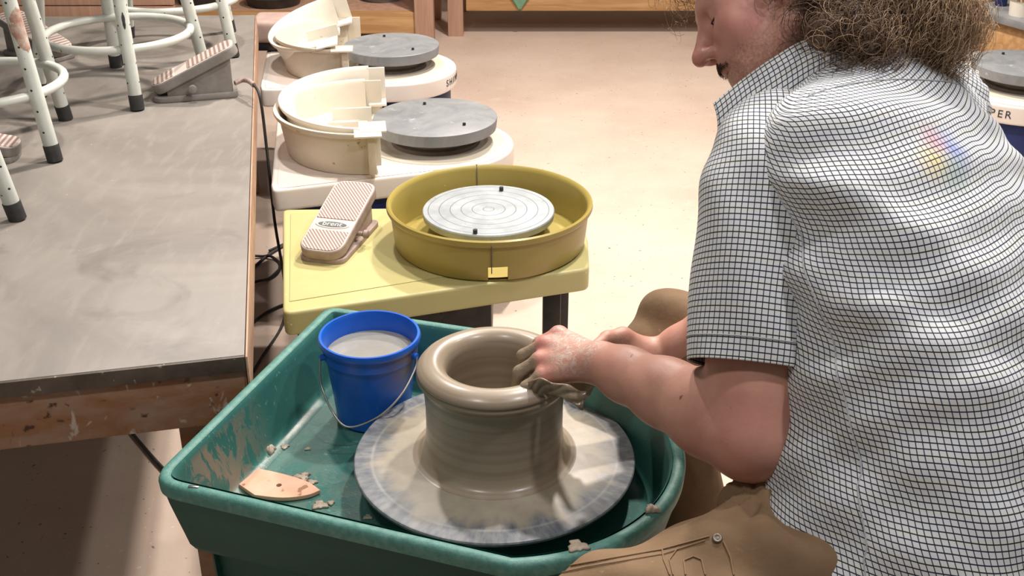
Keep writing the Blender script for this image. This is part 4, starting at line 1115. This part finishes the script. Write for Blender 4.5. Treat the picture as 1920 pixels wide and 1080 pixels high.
strands('hair_curls', rt2, d2_, rng.uniform(.06, .125, len(rt2)), .00055, 'hair', man, .0165, 2.0, .25, 28, np.clip(rng.beta(1.3, 2.2, len(rt2))+2.8*(rt2[:, 0]-hc.x-.12), 0, 1))
# moustache and sideburn whiskers
n = 420; u = rng.uniform(-1, 1, n); v_ = rng.uniform(0, 1, n)
rts = np.array([list(hp_(a*.026, .1075-.012*abs(a)**2+.001*b, -.032-.011*b-.006*abs(a))) for a, b in zip(u, v_)])
drs = np.array([list((hl*a*.5+hf*.55-hu*1.0).normalized()) for a in u])
strands('moustache', rts, drs, rng.uniform(.007, .012, n), .0004, 'moustache', man, .0008, 1, .2, 7)
n = 700; rts, drs = [], []
for _ in range(n):
    q = rng.uniform(0, 1); w2_ = rng.normal()*.010
    p = hp_(.060-.010*q, .030*q+.0+w2_, .0-.060*q+w2_*.4); rts.append(list(p)); drs.append(list((hl*.5-hu*.8+hf*.2).normalized()))
rts = np.array(rts); dmin = []
drs = np.array(drs)+rng.normal(size=(n, 3))*.3; drs /= np.linalg.norm(drs, axis=1)[:, None]
strands('sideburn', rts, drs, rng.uniform(.008, .020, n), .0004, 'hair', man, .003, 1.3, .3, 9)

# shirt: lofted with UVs in metres so the check follows the cloth
def loft(name, rows, nu, nv, mat, parent, wr=.0, seed=1, u0=0.0, hemfold=True, wrf=None):
    """rows: (centre, lateral, forward, a, front, back, power). Angle 0 = back centre line."""
    m_ = len(rows)
    ctr = [smooth_path([r_[0] for r_ in rows], 1)]
    def interp(vals, t_):
        i = min(int(t_), m_-2); f_ = t_-i; p0 = vals[max(i-1, 0)]; p1 = vals[i]; p2 = vals[i+1]; p3 = vals[min(i+2, m_-1)]
        return .5*((2*p1)+(p2-p0)*f_+(2*p0-5*p1+4*p2-p3)*f_*f_+(3*p1-p0-3*p2+p3)*f_**3)
    G = np.zeros((nv, nu+1, 3))
    arrs = [[np.array(list(r_[k]) if k < 3 else [r_[k]], float) for r_ in rows] for k in range(7)]
    for j in range(nv):
        t_ = (m_-1)*j/(nv-1); c_, l_, f_, a, fr, bk_, pw = [interp(arrs[k], t_) for k in range(7)]
        l_ = l_/np.linalg.norm(l_); f_ = f_/np.linalg.norm(f_)
        th = np.linspace(-PI, PI, nu+1); ct, st_ = np.cos(th), np.sin(th); e_ = 2/pw[0]
        X = np.sign(st_)*np.abs(st_)**e_*a[0]; Y = -np.sign(ct)*np.abs(ct)**e_*np.where(ct > 0, bk_[0], fr[0])
        G[j] = c_+X[:, None]*l_+Y[:, None]*f_
    # normals and wrinkles
    du = np.gradient(G, axis=1); dv = np.gradient(G, axis=0); N_ = np.cross(du, dv); N_ /= np.linalg.norm(N_, axis=2)[..., None]+1e-9
    cen_ = G.mean(axis=1, keepdims=True)
    sgn = np.sign(((G-cen_)*N_).sum(-1).mean()); N_ *= sgn
    if wrf is not None: G = G+N_*wrf(G, np.linspace(0, 1, nv)[:, None], np.linspace(-PI, PI, nu+1)[None, :])[..., None]
    U = np.concatenate([np.zeros((nv, 1)), np.cumsum(np.linalg.norm(np.diff(G, axis=1), axis=2), axis=1)], 1); U -= U[:, nu//2:nu//2+1]
    k_ = 9; Us = np.copy(U)
    for j in range(nv): Us[j] = U[max(0, j-k_):j+k_+1].mean(0)
    Vv = np.concatenate([np.zeros((1, nu+1)), np.cumsum(np.linalg.norm(np.diff(G, axis=0), axis=2), axis=0)], 0)
    Vs = np.copy(Vv)
    for i in range(nu+1): Vs[:, i] = Vv[:, max(0, i-6):i+7].mean(1)
    idx = np.arange(nv*(nu+1)).reshape(nv, nu+1)
    Q = np.stack([idx[:-1, :-1], idx[:-1, 1:], idx[1:, 1:], idx[1:, :-1]], -1).reshape(-1, 4)
    if sgn < 0: Q = Q[:, ::-1]
    o = npmesh(name, G.reshape(-1, 3), Q, mat, parent)
    uv = o.data.uv_layers.new(name='UVMap'); li = np.empty(len(o.data.loops), np.int32); o.data.loops.foreach_get('vertex_index', li)
    UV = np.stack([Us.reshape(-1)+u0, Vs.reshape(-1)], 1)[li]; uv.data.foreach_set('uv', UV.astype(np.float32).ravel())
    md = o.modifiers.new('cloth_thickness', 'SOLIDIFY'); md.thickness = .0016; md.offset = -1
    return o, G
def row(c_, ly, a, fr, bk_, pw, tan):
    l_ = Vector(ly); t_ = Vector(tan).normalized(); l_ = (l_-t_*l_.dot(t_)).normalized(); f_ = t_.cross(l_)
    # forward = away from the back: should point to -x,+y or down
    if f_.dot(Vector((-.6, .6, -.5))) < 0: f_ = -f_
    return (Vector(c_), l_, f_, a, fr, bk_, pw)
SH = [
 row((.555, 1.08, .57), (-.50, -.86, 0), .225, .25, .165, 2.3, (0, .10, 1)),
 row((.550, 1.13, .68), (-.50, -.86, 0), .215, .255, .155, 2.3, (0, .35, 1)),
 row((.545, 1.20, .80), (-.55, -.83, 0), .195, .235, .150, 2.3, (-.1, .5, .9)),
 row((.535, 1.28, .91), (-.62, -.78, 0), .198, .18, .145, 2.4, (-.1, .6, .8)),
 row((.522, 1.365, .995), (-.70, -.71, .06), .212, .14, .135, 2.4, (-.1, .7, .75)),
 row((.505, 1.427, 1.060), (-.76, -.65, .12), .218, .12, .120, 2.4, (-.1, .7, .7)),
 row((.488, 1.464, 1.108), (-.78, -.62, .17), .207, .10, .100, 2.2, (-.15, .6, .75)),
 row((.474, 1.486, 1.146), (-.78, -.62, .17), .163, .085, .082, 2.1, (-.2, .5, .8)),
 row((.462, 1.500, 1.172), (-.78, -.62, .17), .115, .075, .070, 2.0, (-.25, .4, .85)),
 row((.455, 1.510, 1.190), (-.78, -.62, .17), .085, .07, .062, 2.0, (-.25, .35, .9)),
]
def wr_torso(G, tv, th):
    X = G.reshape(-1, 3)
    n1 = (np.sin(X@np.array([34., 20, 46])+2*vnoise(X, 9, 2))).reshape(G.shape[:2])
    n2 = (np.sin(X@np.array([-26., 55, 62])+2.2*vnoise(X, 12, 7))).reshape(G.shape[:2])
    n3 = vnoise(X, 30, 11).reshape(G.shape[:2])
    left = np.exp(-((th-1.5)/.8)**2)
    fold = np.exp(-((tv-.30-.1*(th-1))/.035)**2)+np.exp(-((tv-.42-.12*(th-1))/.03)**2)*.8+np.exp(-((tv-.19-.06*th)/.03)**2)*.7
    low = 1-sstep(.68, .85, tv)
    return (.0030*n1*(.4+.6*left)+.0024*n2+.0022*n3)*(low*.8+.2)+.013*fold*left*low
shirt, Gs = loft('shirt', SH, 300, 300, 'sleeve', man, wrf=wr_torso)
from mathutils.bvhtree import BVHTree
bv_ = BVHTree.FromObject(shirt, bpy.context.evaluated_depsgraph_get()); o3 = Vector((0, 0, H))-man.location
ht_ = bv_.ray_cast(o3, (R(1765, 280, 1.0)-Vector((0, 0, H))).normalized())[0]+man.location
k_ = int(np.argmin(np.linalg.norm(Gs.reshape(-1, 3)-np.array(ht_), axis=1)))
for l_ in shirt.data.loops:
    if l_.vertex_index == k_: STAIN = tuple(shirt.data.uv_layers[0].data[l_.index].uv); break
M['shirt'] = check('checked_cotton', True); shirt.data.materials[0] = M['shirt']
# sleeve (left)
ax0, ax1, ax2, ax3 = R(1458, 208, 1.515), R(1448, 330, 1.490), R(1436, 480, 1.470), R(1410, 690, 1.455)
def srow(c_, r1, r2, tan, pw=2.1):
    t_ = Vector(tan).normalized(); l_ = EX-t_*EX.dot(t_); l_.normalize(); f_ = t_.cross(l_)
    if f_.dot(EF) < 0: f_ = -f_
    return (Vector(c_), l_, f_, r1, r2, r2, pw)
tA = ax3-ax1
SL = [srow(ax3+Vector((.004, 0, 0)), .086, .080, tA), srow(ax3.lerp(ax2, .5), .088, .083, tA), srow(ax2, .092, .086, tA), srow(ax1.lerp(ax2, .5), .093, .088, tA), srow(ax1, .089, .086, tA),
      srow(ax0.lerp(ax1, .45), .076, .076, tA), srow(ax0+Vector((0, 0, .004)), .052, .055, tA), srow(ax0+Vector((.004, .0, .024)), .012, .014, tA)]
def wr_sleeve(G, tv, th):
    X = G.reshape(-1, 3); n1 = np.sin(X@np.array([55., 10, 36])+2*vnoise(X, 14, 5)).reshape(G.shape[:2]); n2 = vnoise(X, 34, 9).reshape(G.shape[:2])
    pin = np.exp(-((th-1.6)/.6)**2)*np.sin(tv*46)*.003*sstep(.3, .6, tv)
    return .0022*n1+.0014*n2+pin
sleeve, Gl = loft('sleeve', SL, 180, 180, 'sleeve', shirt, u0=.0021, wrf=wr_sleeve)
hemp = [Vector(Gl[5, i]) for i in range(0, 180, 4)]
bx0, bx1 = shR+Vector((-.01, -.01, .03)), shR.lerp(elR, .75)
tB = bx1-bx0
SR = [srow(bx1, .078, .076, tB), srow(bx0.lerp(bx1, .6), .085, .082, tB), srow(bx0.lerp(bx1, .25), .088, .086, tB), srow(bx0, .075, .078, tB), srow(bx0-tB.normalized()*.035, .045, .05, tB), srow(bx0-tB.normalized()*.05, .01, .01, tB)]
sleeve2, Gr = loft('sleeve', SR, 120, 120, 'sleeve', shirt, wrf=wr_sleeve)
# stitched seams: side seam, armhole, hem
M['shirt_seam'] = simple('white_seam_thread', (176, 180, 184), .8)
cg = Gs.mean(axis=1)
def seam(ij, nm):
    tube(nm, [Vector(Gs[j, i])+(Vector(Gs[j, i])-Vector(cg[j])).normalized()*.0004 for j, i in ij], .0010, 'shirt_seam', shirt, 6)
seam([(j, 236-int(6*math.sin(j/60))) for j in range(2, 150, 3)], 'side_seam')
seam([(4, i) for i in range(2, 298, 4)], 'hem_seam')
seam([(218+int(8*math.sin(PI*(i-90)/120)), i) for i in range(92, 212, 3)], 'yoke_seam')
tube('cuff_seam', [Vector(Gl[12, i])+(Vector(Gl[12, i])-Vector(Gl[12].mean(axis=0))).normalized()*.0004 for i in range(0, 180, 4)], .0009, 'shirt_seam', shirt, 6, True)
# collar: a folded band standing round the neck
def strip(name, top, bot, mat, parent, nv=8, n=10, th_=.003, bulge=.006):
    T_ = smooth_path(top, n); B_3 = smooth_path(bot, n); V = []; UV = []; Fc = []; su = 0
    for i, (a, b) in enumerate(zip(T_, B_3)):
        if i: su += ((a+b)/2-(T_[i-1]+B_3[i-1])/2).length
        for k in range(nv+1):
            u = k/nv; p = a.lerp(b, u)+Vector((.3, -.6, .6)).normalized()*bulge*math.sin(PI*u); V.append(p); UV.append((su, (b-a).length*u))
    for i in range(len(T_)-1):
        for k in range(nv): Fc.append((i*(nv+1)+k, (i+1)*(nv+1)+k, (i+1)*(nv+1)+k+1, i*(nv+1)+k+1))
    o = build(name, V, Fc, mat, parent, True)
    uv = o.data.uv_layers.new(name='UVMap')
    for l_ in o.data.loops: uv.data[l_.index].uv = UV[l_.vertex_index]
    md = o.modifiers.new('cloth_thickness', 'SOLIDIFY'); md.thickness = th_; md.offset = 0
    return o
strip('collar', [R(1338, 195, 1.555), R(1392, 150, 1.535), R(1452, 108, 1.515), R(1515, 74, 1.50), R(1590, 64, 1.505), R(1665, 80, 1.51), R(1730, 100, 1.535), R(1790, 140, 1.575), R(1850, 196, 1.62)],
      [R(1345, 262, 1.545), R(1402, 226, 1.515), R(1470, 180, 1.49), R(1530, 142, 1.47), R(1590, 130, 1.455), R(1660, 140, 1.465), R(1722, 154, 1.50), R(1775, 198, 1.53), R(1838, 256, 1.565)], 'sleeve', shirt)

# trousers
pf = Field((-.16, .74, .02), (.90, 2.02, .96), .0075)
hipL = Vector((.425, 1.10, .655)); hipR = Vector((.640, 1.30, .62)); knL = Vector((-.02, 1.0, .605)); knR = R(1262, 632, 1.93)
pf.cone((.55, 1.15, .60), (.56, 1.18, .64), .155, .150, .05); pf.cone(hipL, hipR, .10, .11, .06)
pf.cone((.315, 1.17, .685), (.50, 1.20, .68), .058, .09, .05)
pf.cone(hipL, knL, .100, .085, .05); pf.cone(hipL.lerp(knL, .3)+Vector((0, 0, .01)), hipL.lerp(knL, .6), .098, .094, .04)
pf.cone(hipR, knR, .112, .075, .05)
ankL = Vector((-.02, .95, .12)); ankR = Vector((.335, 1.62, .12))
pf.cone(knL, ankL, .080, .062, .03); pf.cone(knR, ankR, .074, .060, .03)
Vp, Qp = pf.mesh(); Vp = relax(Vp, Qp, 2)
cen_ = Vp; nz = .0075*np.exp(-(np.linalg.norm(Vp-np.array([.33, 1.14, .70]), axis=1)/.16)**2)*np.sin(np.arctan2(Vp[:, 1]-1.16, Vp[:, 0]-.31)*9+6*Vp[:, 2])+.006*np.sin(Vp@np.array([30., 38, 20])+2.5*vnoise(Vp, 10, 4))+.003*vnoise(Vp, 28, 8)
cn = np.zeros_like(Vp); e1 = Vp[Qp[:, 1]]-Vp[Qp[:, 0]]; e2 = Vp[Qp[:, 3]]-Vp[Qp[:, 0]]; fn = np.cross(e1, e2)
for k in range(4): np.add.at(cn, Qp[:, k], fn)
cn /= np.linalg.norm(cn, axis=1)[:, None]+1e-9; Vp = Vp+cn*nz[:, None]
trousers = npmesh('trousers', Vp, Qp, 'pants', man)
# project details onto the thigh by casting from above
from mathutils.bvhtree import BVHTree
bvh = BVHTree.FromPolygons([tuple(p) for p in Vp], [tuple(q) for q in Qp.tolist()])
camp = Vector((0, 0, H))
def onp(px, py, lift=.0012):
    d_ = (R(px, py, 1.0)-camp).normalized(); h_ = bvh.ray_cast(camp, d_)
    if h_[0] is None: return None
    return h_[0]+h_[1]*lift
def stitch(nm, pts, par, r_=.0011, mat='thread', dash=True):
    dense = []
    for a, b in zip(pts[:-1], pts[1:]):
        nn = max(2, int(math.hypot(b[0]-a[0], b[1]-a[1])/5))
        for i in range(nn): dense.append((a[0]+(b[0]-a[0])*i/nn, a[1]+(b[1]-a[1])*i/nn))
    dense.append(pts[-1]); q = [onp(*p) for p in dense]; q = [p for p in q if p is not None]
    if len(q) > 2: tube(nm, q, r_, mat, par, 6)
stitch('pocket_seam', [(1036, 1068), (1100, 1056), (1240, 1032), (1330, 1006)], trousers, .0009)
stitch('pocket_seam', [(1040, 1078), (1100, 1064), (1245, 1040), (1322, 1014)], trousers, .0007)
stitch('pocket_seam', [(1242, 1030), (1244, 1050), (1256, 1079)], trousers, .0008)
stitch('pocket_seam', [(1272, 1028), (1255, 1050), (1262, 1079)], trousers, .0008)
stitch('pocket_seam', [(1356, 1015), (1370, 1045), (1376, 1079)], trousers, .0009)
stitch('pocket_loop', [(1285, 1079), (1282, 1052), (1300, 1044), (1315, 1050), (1322, 1079)], trousers, .001)
rv = onp(1345, 1010, .001)
if rv is not None:
    nn = Vector((-.1, -.5, .85)).normalized(); x_ = nn.cross(Vector((0, 1, 0))).normalized(); y_ = nn.cross(x_)
    V, Fc = lathe_data([(0, .001), (.0012, .0016), (.0018, .001), (.0028, .0009), (.004, .0024), (.0055, .0016), (.006, 0)], 24)
    mm = basis(x_, y_, nn, rv); V = [mm @ Vector(v_) for v_ in V]
    build('rivet', V, Fc, 'rivet_metal', trousers, True)
for kk, an_, dirv in ((knL, ankL, Vector((-.9, .3, 0))), (knR, ankR, Vector((-.5, .85, 0)))):
    d_ = dirv.normalized(); bf = Field(tuple(np.minimum(np.array(an_), np.array(an_+d_*.2))-.12), tuple(np.maximum(np.array(an_), np.array(an_+d_*.2))+.12), .007)
    b0 = Vector((an_.x, an_.y, .055)); bf.cone(b0+Vector((0, 0, .09)), b0-d_*.02, .05, .05, .03); bf.cone(b0-d_*.03, b0+d_*.16, .048, .042, .03)
    Vq, Qq = bf.mesh(); Vq[:, 2] = np.maximum(Vq[:, 2], .004); npmesh('boot', Vq, Qq, 'leather', man)
# seat the man sits on
so = thing('round_stool', 'round wooden stool under the seated man', 'stool', (.58, 1.12, 0))
lathe('seat', [(0, .40), (.16, .40), (.17, .41), (.17, .435), (.16, .445), (0, .445)], 'wood', so, (.58, 1.12, 0), 48)
for k in range(4):
    a = PI/4+PI/2*k; tube('leg', [(.58+.17*math.cos(a), 1.12+.17*math.sin(a), 0), (.58+.11*math.cos(a), 1.12+.11*math.sin(a), .402)], .015, 'white_paint', so, 12)
# slip-soaked chamois between the hand and the rim
def cloth_strip(name, label, tops, bots, th_, seed):
    T_ = smooth_path(tops, 7); B_4 = smooth_path(bots, 7); nv = 8; V = []; Fc = []
    for i, (a, b) in enumerate(zip(T_, B_4)):
        for k in range(nv+1):
            u = k/nv; p = a.lerp(b, u); p += Vector((0, -1, .6))*.0022*math.sin(i*1.1+k*1.4+seed)+Vector((0, 0, .002))*math.sin(i*.6+seed*2); V.append(p)
    for i in range(len(T_)-1):
        for k in range(nv): Fc.append((i*(nv+1)+k, (i+1)*(nv+1)+k, (i+1)*(nv+1)+k+1, i*(nv+1)+k+1))
    bm = bmesh.new(); me = bpy.data.meshes.new('t'); me.from_pydata([tuple(p) for p in V], [], Fc); bm.from_mesh(me); bpy.data.meshes.remove(me)
    bmesh.ops.recalc_face_normals(bm, faces=bm.faces); bmesh.ops.solidify(bm, geom=bm.faces[:], thickness=th_)
    o = fin(bm, name, 'slip_cloth', None, True)
    md = o.modifiers.new('soft', 'SUBSURF'); md.levels = 1; md.render_levels = 1
    return tag(o, label, 'cloth')
cloth_strip('chamois_strip', 'slip-soaked brown chamois strip draped over the pot rim under the hand',
    [R(986, 716, 1.705), R(1005, 708, 1.685), R(1035, 714, 1.672), R(1065, 722, 1.665), R(1102, 734, 1.668)],
    [R(993, 746, 1.712), R(1010, 744, 1.700), R(1035, 738, 1.690), R(1066, 752, 1.672), R(1092, 768, 1.668)], .004, 1)
